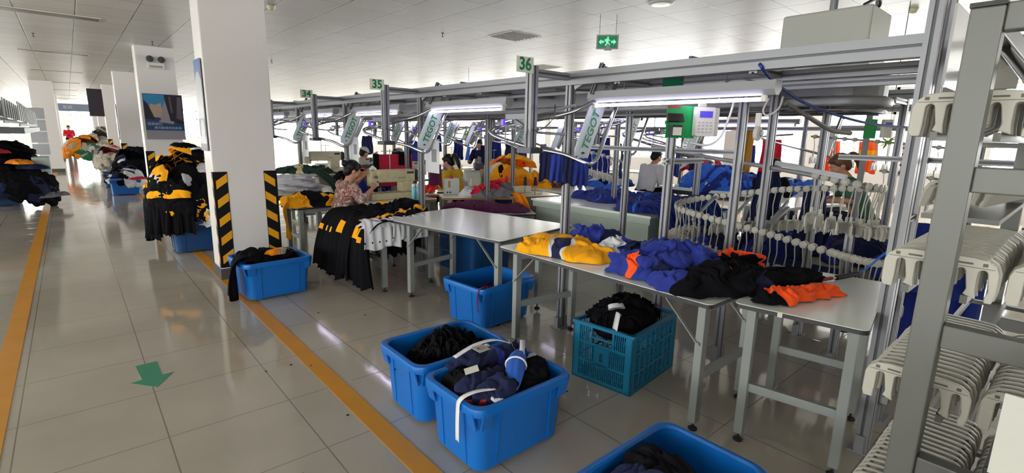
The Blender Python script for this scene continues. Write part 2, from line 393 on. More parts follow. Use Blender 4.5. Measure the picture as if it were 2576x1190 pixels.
# pillars
HAZB = mat('hazard_black', (0.006, 0.006, 0.007), 0.5, spec=.2); HAZY = mat('hazard_yellow', hexc('e2a010'), 0.35)
SKIRT = mat('dark_skirting', hexc('4b4b4e'), 0.3)
PW, PD = 0.615, 0.36
PILP = mat('pillar_paint', hexc('dcd9d8'), 0.35, var=0.015, bscale=2)
def hazard(parent, x, y, sx, z0, z1, name='hazard_tape'):
    """tape folded round the corner at (x,y): one leg along x (front face), one leg along y (side face)"""
    mb = MB(); w1, w2, t = 0.13, 0.06, 0.004
    def legs(za, zb, s0, s1, mi, e):
        pass
    mb.bb(min(x, x + sx * w1), max(x, x + sx * w1), y - t, y, z0, z1, 0)
    mb.bb(min(x, x - sx * t), max(x, x - sx * t), y - t, y + w2, z0, z1, 0)
    n = int((z1 - z0) / 0.20)
    for i in range(n):
        z = z0 + 0.04 + i * 0.20
        a, b = 0.02, w1 - 0.004; s = 0.075
        A = [(x + sx * a, y - t - 0.001, z), (x + sx * b, y - t - 0.001, z + s), (x + sx * b, y - t - 0.001, z + s + 0.085), (x + sx * a, y - t - 0.001, z + 0.085)]
        mb.add(A, [(0, 1, 2, 3)], 1)
        if sx > 0:
            B = [(x - t - 0.001, y + 0.004, z), (x - t - 0.001, y + w2 - 0.005, z + 0.05), (x - t - 0.001, y + w2 - 0.005, z + 0.13), (x - t - 0.001, y + 0.004, z + 0.085)]
            mb.add(B, [(0, 1, 2, 3)], 1)
    return mb.build(name, [HAZB, HAZY], parent)
PY = [5.92, 11.8, 17.7, 23.6, 29.5, 35.4]
PL = ['nearest white square pillar by the aisle with hazard tape corners', 'second white pillar along the aisle carrying a sailing poster', 'third white pillar down the aisle behind the sailing poster pillar',
      'fourth white pillar down the aisle with a dark poster on its side', 'fifth white pillar down the aisle toward the bright far door', 'farthest white pillar of the aisle row beside the far door']
def pillar(x, y, label, tape=True, w=PW, d=PD, dx=0):
    t = thing('pillar', label, 'pillar', (x, y, 0))
    MB().bb(0, w, 0, d, 0, HC).build('shaft', PILP, t, bevel=0.012)
    mb = MB(); e = 0.012
    mb.bb(-e, w + e, -e, 0.0, 0, 0.12).bb(-e, w + e, d, d + e, 0, 0.12).bb(-e, 0, 0, d, 0, 0.12).bb(w, w + e, 0, d, 0, 0.12)
    mb.build('skirting', SKIRT, t)
    if tape:
        hazard(t, 0, -0.001, 1, 0.13, 1.15); hazard(t, w, -0.001, -1, 0.13, 1.15)
    return t
pillars = [pillar(1.077, y, PL[i]) for i, y in enumerate(PY)]
# pillars on the far side of the hall and left of the aisle
for x, y, l in ((13.1, 6.15, 'white pillar with hazard tape standing behind the blue cloth table'), (13.1, 12.0, 'white pillar at the back of the hall behind the garment racks'),
                (13.1, 0.3, 'white pillar near the right windows behind the hanging loop')):
    pillar(x, y, l)
for y, l in ((23.6, 'white pillar left of the aisle behind the black clothes heap'), (32.5, 'white pillar left of the aisle farther back near the windows')):
    pillar(-.82, y, l, tape=False, w=.6)

# posters
def quad(mb, x0, x1, z0, z1, mi, e): mb.add([(x0, -e, z0), (x1, -e, z0), (x1, -e, z1), (x0, -e, z1)], [(0, 1, 2, 3)], mi)
P_SKY = mat('poster_sky', hexc('2d86b8'), 0.3); P_DARK = mat('poster_cliff', hexc('221c2c'), 0.3); P_SEA = mat('poster_sea', hexc('17426f'), 0.3); P_SAIL = mat('poster_sail', hexc('9a8f98'), 0.3)
P_HAZE = mat('poster_haze', hexc('b39c90'), 0.3); P_GREY = mat('poster_grey_band', hexc('8b8b95'), 0.4); P_TXT = mat('poster_lettering', hexc('b8c4cf'), 0.4); P_BLUE = mat('poster_deep_blue', hexc('1f5c9e'), 0.3); P_WH = mat('poster_pale', hexc('a9abb2'), 0.3)
t = thing('poster', 'poster of a white sailing boat between dark cliffs on the second pillar', 'poster', (1.12, 11.8 - 0.012, 1.37))
MB().bb(0, .62, -0.008, 0, 0, .84).build('board', P_SEA, t)
mb = MB(); e = 0.010
def poly(mb, pts, mi, e): mb.add([(a, -e, b) for a, b in pts], [tuple(range(len(pts)))], mi)
poly(mb, [(0.01, .55), (.36, .55), (.36, .83), (.01, .83)], 0, .0090); poly(mb, [(.08, .42), (.3, .40), (.27, .68), (.18, .64), (.1, .66)], 1, .0093)
poly(mb, [(0, .38), (.16, .36), (.12, .5), (.06, .66), (0, .74)], 2, .0096); poly(mb, [(.38, .35), (.62, .28), (.62, .83), (.33, .83)], 2, .0099)
poly(mb, [(.24, .37), (.40, .35), (.36, .6), (.34, .72), (.29, .6)], 3, .0104); poly(mb, [(.42, .5), (.45, .5), (.43, .8), (.40, .8)], 5, .0104)
poly(mb, [(.5, .4), (.6, .36), (.6, .8), (.54, .8)], 5, .0104)
poly(mb, [(.2, .33), (.44, .29), (.46, .34), (.26, .38)], 3, .0108); poly(mb, [(0, 0), (.62, 0), (.62, .17), (0, .17)], 4, .0100)
mb.build('picture', [P_SKY, P_HAZE, P_DARK, P_SAIL, P_GREY, mat('poster_rock', hexc('5c5562'), .3)], t)
text('lettering', '砥砺前行', 0.06, t, basis((1.27, 11.8 - .0235, 1.37 + .285), (1, 0, 0), (0, 0, 1)), P_TXT, 0.0005)
text('lettering', '乘风破浪共创未来', 0.055, t, basis((1.47, 11.8 - .0235, 1.37 + .215), (1, 0, 0), (0, 0, 1)), P_TXT, 0.0005)
def side_poster(y, z0, z1, label, kind):
    t = thing('poster', label, 'poster', (1.077 - 0.012, y + 0.03, z0)); h = z1 - z0
    MB().bb(-0.008, 0, 0, .30, 0, h).build('board', P_WH, t)
    mb = MB()
    def q(a, b, c, d, mi, e=.0092): mb.add([(-e, a, c), (-e, b, c), (-e, b, d), (-e, a, d)], [(0, 1, 2, 3)], mi)
    q(0, .30, h * .78, h, 0); q(0, .3, h * .16, h * .36, 1); q(0, .3, 0, h * .08, 2)
    mb.add([(-.0096, .15 + .13 * math.cos(i * PI / 12), h * .78 - .02 + .10 * math.sin(i * PI / 12)) for i in range(13)], [tuple(range(13))], 3)
    mb.add([(-.0098, .12 + .09 * math.cos(i * PI / 8), h * .24 + .10 * math.sin(i * PI / 8)) for i in range(16)], [tuple(range(16))], 3)
    mb.build('picture', [P_BLUE, P_GREY, P_DARK, P_WH], t)
    return t
side_poster(5.92, 1.36, 2.27, 'blue topped poster on the aisle side of the nearest pillar', 0)
side_poster(17.7, 1.25, 2.2, 'blue topped poster on the aisle side of the third pillar', 0)
t = thing('poster', 'dark framed board hung out high on the side of the fourth pillar', 'board', (1.077, 23.7, 1.95)); MB().bb(-.42, -.0, -.02, 0, 0, .95).build('board', P_DARK, t)

# emergency lamp on the second pillar
t = thing('emergency_light', 'twin head emergency lamp high on the sailing poster pillar', 'emergency lamp', (1.38, 11.788, 2.66))
MB().bb(-.13, .13, -.06, 0, 0, .11).build('housing', WHITEP, t, bevel=.005)
for s in (-1, 1):
    MB().lathe([(0, -.09), (.05, -.085), (.06, -.05), (.05, -.01), (.02, 0)], (s * .09, -.03, .17), 16, axis='Y').build('lamp_head', DKMET, t, smooth=True)
MB().bb(-.1, .1, -.065, -.06, .02, .06).build('label_plate', mat('plate_grey', hexc('9a9a98'), .5), t)
# ------------------------------------------------------------------ cloth
def pbd(nx, ny, sx, sy, P, collide, steps=70, iters=6, g=0.0035, damp=0.90, bend=0.3, pin=None):
    idx = np.arange(nx * ny).reshape(ny, nx); dx = sx / (nx - 1); dy = sy / (ny - 1); E = []; Lr = []; K = []
    def e(a, b, l, k): E.append(np.stack([a.ravel(), b.ravel()], 1)); Lr.append(np.full(a.size, l)); K.append(np.full(a.size, k))
    e(idx[:, :-1], idx[:, 1:], dx, 1); e(idx[:-1], idx[1:], dy, 1)
    dg = math.hypot(dx, dy); e(idx[:-1, :-1], idx[1:, 1:], dg, .6); e(idx[:-1, 1:], idx[1:, :-1], dg, .6)
    e(idx[:, :-2], idx[:, 2:], 2 * dx, bend); e(idx[:-2], idx[2:], 2 * dy, bend)
    E = np.concatenate(E); Lr = np.concatenate(Lr); K = np.concatenate(K); n = nx * ny
    cnt = np.bincount(E.ravel(), minlength=n)[:, None].astype(float)
    P = P.copy(); V = np.zeros_like(P); a, b = E[:, 0], E[:, 1]
    pinp = P[pin].copy() if pin is not None else None
    for s in range(steps):
        Q = P + V * damp; Q[:, 2] -= g
        for _ in range(iters):
            d = Q[b] - Q[a]; l = np.sqrt((d * d).sum(1)) + 1e-9; c = (K * (l - Lr) / l * 0.5)[:, None] * d
            D = np.zeros_like(Q)
            for ax in range(3): D[:, ax] = np.bincount(a, c[:, ax], n) - np.bincount(b, c[:, ax], n)
            Q += D / cnt * 2.2
            if pin is not None: Q[pin] = pinp
        Q = collide(Q, P)
        V = Q - P; P = Q
    return P
def vnoise(x, y, seed, f):
    r = np.random.RandomState(seed); o = np.zeros_like(x)
    for i in range(6):
        a = r.rand() * 2 * PI; k = f * (0.6 + r.rand()); o += np.sin((x * math.cos(a) + y * math.sin(a)) * k + r.rand() * 6.3)
    return o / 6
def folds3(P, nx, ny, A, seed, k):
    """crease the sheet with warped ridges along its normals"""
    G = P.reshape(ny, nx, 3); du = np.gradient(G, axis=1); dv = np.gradient(G, axis=0); N = np.cross(du, dv); N /= np.linalg.norm(N, axis=2, keepdims=True) + 1e-9
    N *= np.sign(N[..., 2:3] + 1e-6); N = N.reshape(-1, 3); off = seed * 3.7; out = np.zeros(len(P))
    for i, p in enumerate(P):
        v = Vector((p[0] * k * 1.5 + off, p[1] * k * 1.5, p[2] * k * 1.5)); w = noise.noise_vector(v * 1.3) * .7
        a = noise.noise(v + w); b = noise.noise(Vector(((v.x + w.x) * 2.6, (v.y + w.y) * 1.9, v.z * 2)) + Vector((9, 3, 1)))
        out[i] = (1 - 2.2 * abs(a)) * .9 + (.5 - 1.6 * abs(b)) * .65
    return P + N * (out * A)[:, None]
def sheet_obj(name, P, nx, ny, mats, pattern=None, parent=None, thick=0.003, sub=1, ctr=None):
    """cloth surface from a grid; ctr: origin of the object"""
    c = Vector(ctr) if ctr is not None else Vector((float(P[:, 0].mean()), float(P[:, 1].mean()), float(P[:, 2].min())))
    Pl = P - np.array(c); vs = [tuple(map(float, p)) for p in Pl]; mb = MB(); fs = []; ms = []
    for j in range(ny - 1):
        for i in range(nx - 1):
            fs.append((j * nx + i, j * nx + i + 1, (j + 1) * nx + i + 1, (j + 1) * nx + i))
            ms.append(pattern((i + .5) / (nx - 1), (j + .5) / (ny - 1)) if pattern else 0)
    me = bpy.data.meshes.new(name); me.from_pydata(vs, [], fs)
    for m in (mats if isinstance(mats, (list, tuple)) else [mats]): me.materials.append(m)
    me.polygons.foreach_set('material_index', ms); me.polygons.foreach_set('use_smooth', [True] * len(fs)); me.update()
    o = bpy.data.objects.new(name, me); COL.objects.link(o); o.location = c
    if thick: q = o.modifiers.new('solid', 'SOLIDIFY'); q.thickness = thick; q.offset = 0
    if sub: q = o.modifiers.new('sub', 'SUBSURF'); q.levels = sub; q.render_levels = sub
    if parent is not None: o.parent = parent; o.location = c - parent.location
    if abs(thick) > 0 or sub: pass
    return o
def crumple(seed, sx, sy, fx, fy, h=0.12, n=44, base=None, steps=60, walls=True, amp=.10, fold=.075):
    """a cloth of sx*sy dropped into a footprint ellipse fx*fy (half axes) above base height base(x,y)"""
    r = np.random.RandomState(seed); nx = n; ny = max(12, int(n * sy / sx)); u, v = np.meshgrid(np.linspace(-.5, .5, nx), np.linspace(-.5, .5, ny))
    x = u.ravel() * 2 * fx * 0.86; y = v.ravel() * 2 * fy * 0.86
    f = base if base else (lambda X, Y: np.zeros_like(X))
    k = 2 * PI / max(fx, fy)
    z = f(x, y) + h * .5 + amp * vnoise(x, y, seed, k * 1.6) + amp * .5 * vnoise(x, y, seed + 5, k * 3.5)
    x = x + .04 * vnoise(z * 3, y, seed + 9, k * 2); y = y + .04 * vnoise(x, z * 3, seed + 11, k * 2)
    P = np.stack([x, y, z], 1)
    def col(Q, P0):
        if walls:
            th = np.arctan2(Q[:, 1] / fy, Q[:, 0] / fx); lim = 1 + .13 * np.sin(3 * th + seed) + .09 * np.sin(5 * th + 2 * seed) + .05 * np.sin(9 * th + 3 * seed)
            q = np.sqrt((Q[:, 0] / fx) ** 2 + (Q[:, 1] / fy) ** 2) / lim; m = q > 1; s = np.ones_like(q); s[m] = 1 / q[m]; Q[:, 0] *= s; Q[:, 1] *= s
        g_ = f(Q[:, 0], Q[:, 1]) + .004; m = Q[:, 2] < g_
        Q[m, 2] = g_[m]; Q[m, 0] = P0[m, 0] * .8 + Q[m, 0] * .2; Q[m, 1] = P0[m, 1] * .8 + Q[m, 1] * .2
        t = f(Q[:, 0], Q[:, 1]) + h; m = Q[:, 2] > t; Q[m, 2] = t[m]
        return Q
    P = pbd(nx, ny, sx, sy, P, col, steps=steps, g=.0022)
    if fold: P = folds3(P, nx, ny, fold * max(fx, fy), seed, 1 / max(fx, fy)); P[:, 2] = np.maximum(P[:, 2], f(P[:, 0], P[:, 1]) * .85 + .003)
    return P, nx, ny
def fold_field(x, y, seed, lam):
    """rounded folds with sharp valleys, warped so that they wander"""
    o = np.zeros(len(x)); k = 1 / lam; off = seed * 1.37
    for i in range(len(x)):
        v = Vector((x[i] * k, y[i] * k, off)); w = noise.noise_vector(v * .55 + Vector((3, 7, 1)))
        q = v + w * 1.1; a = abs(noise.noise(Vector((q.x * .9, q.y * 1.7, q.z)))); b = abs(noise.noise(Vector((q.x * 2.6 + 5, q.y * 1.8, q.z + 4))))
        c = abs(noise.noise(Vector((q.x * 4.6 + 1, q.y * 6.0, q.z + 8))))
        o[i] = min(1, a * 2.0) ** .7 + .50 * min(1, b * 2.2) ** .8 + .20 * min(1, c * 2.2)
    return o / 1.5
def softheap(seed, ax, ay, H, n=80, lam=.15, A=.045, cap=.8, skirt=.012, base=None):
    nx = n; ny = max(16, int(n * min(1.2, max(.5, ay / ax)))); u, v = np.meshgrid(np.linspace(-1, 1, nx), np.linspace(-1, 1, ny)); u = u.ravel(); v = v.ravel()
    x = u * np.sqrt(1 - .46 * v * v); y = v * np.sqrt(1 - .46 * u * u); r = np.minimum(1, np.sqrt(x * x + y * y) ); th = np.arctan2(y, x)
    lim = 1 + .12 * np.sin(2 * th + seed) + .10 * np.sin(3 * th + seed * 2.1) + .06 * np.sin(5 * th + 2 * seed) + .035 * np.sin(11 * th + 3 * seed)
    X = x * ax * lim; Y = y * ay * lim; F = fold_field(X, Y, seed, lam); L2 = vnoise(X, Y, seed + 3, 2.2 / max(ax, ay))
    e = np.clip(1 - r, 0, 1); prof = (1 - (1 - np.clip(e * 1.15, 0, 1)) ** 2) ** cap
    Z = H * prof * (.85 + .55 * L2) + A * F * np.clip(e * 7, 0.15, 1) + skirt * np.clip(e * 12, 0, 1)
    wx = np.zeros(len(X)); wy = np.zeros(len(X))
    for i in range(len(X)):
        w = noise.noise_vector(Vector((X[i] / lam * .9, Y[i] / lam * .9, Z[i] / lam * 1.6 + seed))); wx[i] = w.x; wy[i] = w.y
    X = X + wx * A * 1.0; Y = Y + wy * A * 1.0
    if base is not None: Z = Z + base(X, Y)
    return np.stack([X, Y, Z], 1), nx, ny
# library of crumpled garments (unit: footprint half axis about 0.3 m)
LIB = {}
def lib(i):
    if i not in LIB:
        LIB[i] = softheap(100 + i, .27, .20, .06, n=44, lam=.15, A=.036)
    return LIB[i]
MESHC = {}
def pat_panel(k):
    def f(u, v):
        if k == 0: return 0
        if k == 1: return 1 if (u > .72) or (v < .2 and u < .5) else 0
        if k == 2: return 1 if .35 < u < .55 else (1 if v > .8 else 0)
        if k == 3: return 1 if abs(v - .5) < .12 else 0
        if k == 4: return 1 if u < .25 else (2 if u < .33 else 0)
        return 0
    return f
def garment(i, mats, pat, loc, rz, sc=1.0, tilt=(0, 0), label=None, group=None, cat='garment', name='folded_garment', flat=1.0):
    key = (i, tuple(m.name for m in mats), pat)
    if key not in MESHC:
        P, nx, ny = lib(i); o = sheet_obj(name, P, nx, ny, mats, pat_panel(pat), ctr=(0, 0, 0), thick=0.005, sub=0)
        MESHC[key] = o; first = True
    else:
        o = MESHC[key].copy(); o.name = name; COL.objects.link(o)
    o.location = loc; o.rotation_euler = (tilt[0], tilt[1], rz); o.scale = (sc, sc, sc * flat)
    return tag(o, label, cat, group)
def drape(name, mats, path, width, folds=3, amp=0.03, n=26, m=24, pattern=None, seed=0, flare=1.0, side=(1, 0, 0), taper=1.0, parent=None):
    """a hanging panel: path = list of points from the top, pleated more strongly toward the free end"""
    r = random.Random(seed); pts = bez(path, max(3, m // (len(path) - 1))); m = len(pts); P = []
    s = Vector(side).normalized(); ph = r.random() * 6; ph2 = r.random() * 6
    for j, p in enumerate(pts):
        t = j / (m - 1); d = (pts[min(j + 1, m - 1)] - pts[max(j - 1, 0)]).normalized(); nn = d.cross(s).normalized(); w = width * (1 + (flare - 1) * t)
        for i in range(n):
            u = i / (n - 1) - .5; a = amp * (0.15 + .85 * t)
            q = p + s * (u * w) + nn * (a * math.sin(u * folds * 2 * PI + ph + .8 * math.sin(3 * t + ph2)) + a * .5 * math.sin(u * folds * 5.1 + ph2 + 4 * t))
            q = q + d * (0.02 * math.sin(u * 9 + ph) * (t > .97))
            P.append(tuple(q))
    return sheet_obj(name, np.array(P), n, m, mats, pattern, thick=0.005, sub=0)

# ------------------------------------------------------------------ work tables
TOPW = mat('white_laminate', hexc('eef5ef'), 0.18, var=0.03, bscale=1.5); EDGE = mat('dark_table_edge', (0.03, 0.032, 0.035), 0.4)
def work_table(label, cx, cy, rz, L, Wd, z, legs, braces=True, stretch=True, r=0.035, group=None, ends='x'):
    """L along local x, Wd along local y; legs = local (x,y) of the feet"""
    t = thing('work_table', label, 'table', (cx, cy, 0), rz, group)
    MB().loft([rrect(L - .004, Wd - .004, r, z=z - .003), rrect(L - .004, Wd - .004, r, z=z)], cap0=True, cap1=True).build('table_top', TOPW, t)
    MB().loft([rrect(L, Wd, r, z=z - .024), rrect(L, Wd, r, z=z - .0035)], cap0=True, cap1=True).build('edge_band', EDGE, t)
    for (x, y) in legs:
        g = MB().bb(x - .027, x + .027, y - .022, y + .022, .05, z - .024).build('leg', GREYP, t, bevel=.003)
        MB().lathe([(0.0, 0), (.024, 0), (.026, .01), (.012, .02), (.006, .022), (.006, .055)], (x, y, 0), 12).build('foot', BLACKP, g, smooth=True)
    xs = sorted(set(q[0] for q in legs)); ys = sorted(set(q[1] for q in legs))
    if stretch:
        for k_ in (0, 1):
            a_, b_ = legs[k_], legs[k_ + 2]
            if ends == 'y': a_, b_ = legs[2 * k_], legs[2 * k_ + 1]
            MB().bar((a_[0], a_[1], .32), (b_[0], b_[1], .32), .03, .045).build('stretcher', GREYP, t, bevel=.002)
        for y in ys[:1]:
            pass
        MB().bb(min(xs) + .03, max(xs) - .03, ys[0] - .0, ys[0] + .03, z - .075, z - .025).build('top_rail', GREYP, t)
        MB().bb(min(xs) + .03, max(xs) - .03, ys[-1] - .03, ys[-1], z - .075, z - .025).build('top_rail', GREYP, t)
    if braces:
        for (x, y) in legs:
            s = 1 if y < 0 else -1
            b = MB().bar((x - .03, y, z - .24), (x - .03, y + s * .21, z - .03), .022, .006).cyl((x - .028, y, z - .235), (x - .042, y, z - .235), .009, 8).build('brace', GREYP, t)
    return t
# first long table in front (long side runs along the aisle direction)
T1 = work_table('long white work table nearest the viewer, carrying the yellow shirt and navy heap', 2.715, 2.025, 0, 0.66, 1.72, 0.75,
                [(-.275, -.80), (-.275, .69), (.275, -.80), (.275, .62)])
st = MB().bb(0, .10, 0, .012, 0, .0006, 0)
for i in range(7): st.bb(.004 + i * .014, .012 + i * .014, .002, .010, .0006, .0009, 1)
tag(st.build('sticker', [mat('sticker_white', hexc('d9c9c4'), .4), mat('sticker_print_red', hexc('c04040'), .4)], loc=(2.44, 2.47, .7505), rz=-PI / 2), 'small red and white printed sticker on the near edge of the long table', 'sticker')
T2 = work_table('white table at the right end, under the black and orange cloth', 3.05, 0.895, math.radians(9), 1.05, 0.58, 0.765,
                [(-.485, -.235), (-.485, .20), (.17, -.235), (.17, .20)], braces=False, ends='y')
MB().box((0, 0, 0), (.004, .022, .022)).build('edge_tape', WHITEP, T2, loc=(-.527, .07, .752))
T3 = work_table('large empty white table behind the long table, left of the numbered post', 2.91, 3.89, math.radians(9.9), 1.07, 1.6, 0.75,
                [(-.47, -.72), (-.47, .40), (.10, -.72), (.10, .40)])

# ------------------------------------------------------------------ blue totes
def tote_meshes(parent, w=.62, l=.46, h=.375, m=None):
    m = m or BLUEP; tp = .022; R = .06
    def ring(k, z, off=0): return rrect(w - 2 * tp * (1 - k) - .05 + off * 2, l - 2 * tp * (1 - k) - .05 + off * 2, R, 5, z=z)
    rings = [ring(0, .012, -.02), ring(0, .02), ring(.93, h - .025), ring(1, h - .02)]
    inner = [ring(1, h - .01, -.004), ring(0.06, .035, -.004)]
    mb = MB().loft(rings, cap0=True).loft(inner, cap1=True)
    for sx in (-1, 1):      # shallow feet
        for sy in (-1, 1): mb.bb(sx * (w / 2 - .13) - .03, sx * (w / 2 - .13) + .03, sy * (l / 2 - .12) - .02, sy * (l / 2 - .12) + .02, 0, .014)
    mb.build('body', m, parent, smooth=True)
    rr = lambda o, z: rrect(w - .05 + o * 2, l - .05 + o * 2, R + .01, 6, z=z)
    MB().loft([rr(-.006, h - .012), rr(.0, h - .002), rr(.012, h), rr(.024, h - .006), rr(.027, h - .02), rr(.025, h - .045), rr(.018, h - .045), rr(.018, h - .02), rr(.0, h - .025), rr(-.006, h - .012)]).build('rim', m, parent, smooth=True)
    # vertical ribs and corner gussets
    def wallpt(side, u, z, e=0):
        k = (z - .02) / (h - .045); ww = (w - 2 * tp * (1 - k) - .05) / 2 + e; ll = (l - 2 * tp * (1 - k) - .05) / 2 + e
        return {0: (u, -ll, z), 1: (u, ll, z), 2: (-ww, u, z), 3: (ww, u, z)}[side]
    for side, span in ((0, w), (1, w), (2, l), (3, l)):
        for u in (-.27 * span, .27 * span) if side < 2 else (-.2 * span, .2 * span):
            MB().bar(wallpt(side, u, .03, .001), wallpt(side, u, h - .04, .001), .012, .006).build('wall_rib', m, parent)
    for sx in (-1, 1):
        for sy in (-1, 1):
            g = MB()
            for q in (.055, .085):
                g.bar((sx * (w / 2 - q), sy * (l / 2 - .028), h - .12), (sx * (w / 2 - q), sy * (l / 2 - .006), h - .03), .008, .03)
                g.bar((sx * (w / 2 - .028), sy * (l / 2 - q), h - .12), (sx * (w / 2 - .006), sy * (l / 2 - q), h - .03), .03, .008)
            g.build('corner_gusset', m, parent)
def tote(label, x, y, rz, w=.64, l=.48, h=.375, m=None, group=None, z=0):
    t = thing('storage_tote', label, 'plastic bin', (x, y, z), rz, group); tote_meshes(t, w, l, h, m); return t
tote('blue plastic tote in front holding navy and bright blue bundles', 1.545, 1.845, 0)
tote('blue plastic tote of black straps behind the front bundle tote', 1.56, 2.37, math.radians(-1))
tote('blue plastic tote cut off by the bottom edge of the picture', 1.53, .825, 0)
tote('blue plastic tote under the empty white table holding maroon cloth', 2.64, 3.30, math.radians(4), .66, .54)
tote('blue plastic tote of black and yellow cloth in front of the nearest pillar', 1.37, 5.19, math.radians(3), .64, .56)

# fabric in the totes: crumpled pieces
def fill(cx, cy, z, fx, fy, specs, seed, group=None, h=.16, sx=1.0, sy=.8, n=50):
    out = []
    for k, (mats, pat, dx, dy, ax, ay, dz, hh, label, name, cat) in enumerate(specs):
        dome = lambda X, Y, A=ax, B=ay, H=hh: H * np.clip(1 - (X / A) ** 2 - (Y / B) ** 2, 0, 1) ** .7
        P, nx, ny = softheap(seed + k, ax, ay, hh, n=n + 20, lam=.12, A=.05)
        P[:, 0] += cx + dx; P[:, 1] += cy + dy; P[:, 2] += z + dz
        o = sheet_obj(name, P, nx, ny, mats, pat, thick=.004); tag(o, label, cat, group); out.append(o)
    return out
fill(1.46, .89, .245, 0, 0, [([BLK, NAVY], (lambda u, v: 1 if .3 < u < .5 else 0), 0, 0, .25, .18, 0, .14, 'heap of black and navy cloth in the bottom edge tote', 'cloth_heap', 'cloth')], 21, n=60)
fill(1.37, 5.19, .31, 0, 0, [([BLK, YEL], (lambda u, v: 1 if (u > .55 and .3 < v < .5) else 0), 0.02, 0.02, .25, .23, 0, .10, 'black cloth with yellow panels lying in the pillar tote', 'folded_garment', 'garment')], 31)
fill(2.66, 3.30, .17, 0, 0, [([PURP, BLK], (lambda u, v: 1 if u < .4 else 0), .0, 0, .27, .2, 0, .07, 'maroon and black cloth inside the tote under the empty table', 'cloth_heap', 'cloth')], 41, h=.08)
# strap tangle
def straps(cx, cy, z, n, R, label, seed, m, w=.009, hh=.14):
    r = random.Random(seed); mb = MB()
    for i in range(n):
        a = r.random() * 6.28; d = R * math.sqrt(r.random()); x = d * math.cos(a) * 1.25; y = d * math.sin(a) * .8; pts = []
        top = hh * (1 - (d / R) ** 2 * .8); L = r.uniform(.10, .2); b = r.random() * 6.28; s1 = r.uniform(.3, 1)
        for j in range(7):
            t = j / 6; q = b + 2.2 * (t - .5) * s1
            pts.append((x + L * (t - .5) * math.cos(q), y + L * (t - .5) * math.sin(q) * .8, top * .5 + (top + r.uniform(0, .05)) * math.sin(PI * t) * .9))
        mb.tube(bez(pts, 3), w, 6, flat=.25)
    mb.ball((0, 0, 0), 1, 20, 8, sc=(R * 1.15, R * .78, hh * .6))
    o = mb.build('strap_tangle', m, loc=(cx, cy, z), smooth=True); o['kind'] = 'stuff'
    return tag(o, label, 'straps')
STRAPM = cloth_mat('black_elastic', (0.006, 0.006, 0.007), sheen=0, spec=.1)
straps(1.57, 2.37, .225, 170, .20, 'tangle of black elastic straps in the blue tote', 3, STRAPM)

# bundles in the front tote
def bundle(label, a, b, r, mats, seed, pat=None, squash=.75, parent=None, name='cloth_bundle'):
    """rolled soft bundle from a to b with folds"""
    a = Vector(a); b = Vector(b); d = (b - a); n = 28; m = 22; side = d.cross(Vector((0, 0, 1))).normalized(); upv = side.cross(d).normalized(); P = []
    for j in range(m):
        t = j / (m - 1); c = a + d * t + Vector((0, 0, .03 * math.sin(PI * t)))
        q = r * (0.35 + .65 * math.sin(PI * min(1, max(0, t * .94 + .03))) ** .45)
        for i in range(n + 1):
            th = 2 * PI * i / n; f = 1 + .13 * noise.noise(Vector((math.cos(th) * 2.4 + seed, math.sin(th) * 2.4, t * 2.2))) + .07 * math.sin(th * 7 + 3 * noise.noise(Vector((t * 3, th, seed))))
            P.append(tuple(c + side * (q * f * math.cos(th)) + upv * (q * f * math.sin(th) * squash)))
    o = sheet_obj(name, np.array(P), n + 1, m, mats, pat, thick=0, sub=1, parent=parent)
    return o
TG = mat('paper_tag', hexc('d5d2c8'), .6); TAPE = mat('white_tape', hexc('e2e2e2'), .5); INK = mat('pen_ink', (0.05, 0.05, 0.06), .6); REDP = mat('red_webbing', hexc('a01820'), .5)
for k, (x, y, z, ax_, ay_, m_, pt_, l) in enumerate(((1.58, 2.02, .34, .23, .10, [NAVY, BLU, BLK], lambda u, v: 1 if .55 < u < .68 else (2 if v > .8 else 0), 'navy bundle with a paper tag at the back of the front tote'),
        (1.42, 1.88, .33, .17, .13, [BLK, NAVY], lambda u, v: 1 if v < .4 else 0, 'black and navy bundle at the left of the front tote'), (1.44, 1.73, .315, .15, .09, [NAVY, BLK], lambda u, v: 1 if u > .7 else 0, 'dark navy bundle at the near left corner of the front tote'),
        (1.69, 1.78, .30, .16, .12, [BLK], None, 'black bundle at the near right of the front tote'), (1.76, 2.0, .33, .09, .09, [NAVY, WHT], lambda u, v: 1 if .4 < u < .5 else 0, 'small navy bundle at the right rear of the front tote'))):
    P_, nx_, ny_ = softheap(500 + k, ax_, ay_, .075, n=56, lam=.10, A=.035); P_ += np.array((x, y, z)); tag(sheet_obj('cloth_bundle', P_, nx_, ny_, m_, pt_, thick=.003), l, 'bundle')
b3 = tag(bundle('b', (1.475, 1.665, .375), (1.74, 1.90, .415), .047, [BLU2], 3), 'bright blue bundle tied with a cord in the front tote', 'bundle')
TG = mat('paper_tag', hexc('d5d2c8'), .6); TAPE = mat('white_tape', hexc('e2e2e2'), .5); INK = mat('pen_ink', (0.05, 0.05, 0.06), .6); REDP = mat('red_webbing', hexc('a01820'), .5)
def strip(name, pts, w, m, side, label=None, cat=None, th=.0015, parent=None, folds=0, amp=0):
    P = bez(pts, 5); s = Vector(side).normalized(); V = []
    for p in P:
        for u in (-.5, 0, .5): V.append(tuple(p + s * (u * w) + Vector((0, 0, .004 * (1 - abs(u) * 2)))))
    o = sheet_obj(name, np.array(V), 3, len(P), [m], None, thick=th, sub=0, parent=parent)
    return tag(o, label, cat) if label else o
strip('cloth_strip', [(1.40, 1.70, .395), (1.30, 1.72, .405), (1.225, 1.735, .385), (1.213, 1.74, .32), (1.215, 1.745, .17)], .028, TAPE, (0, 1, 0), 'white tape strip hanging down the left side of the front tote', 'tape')
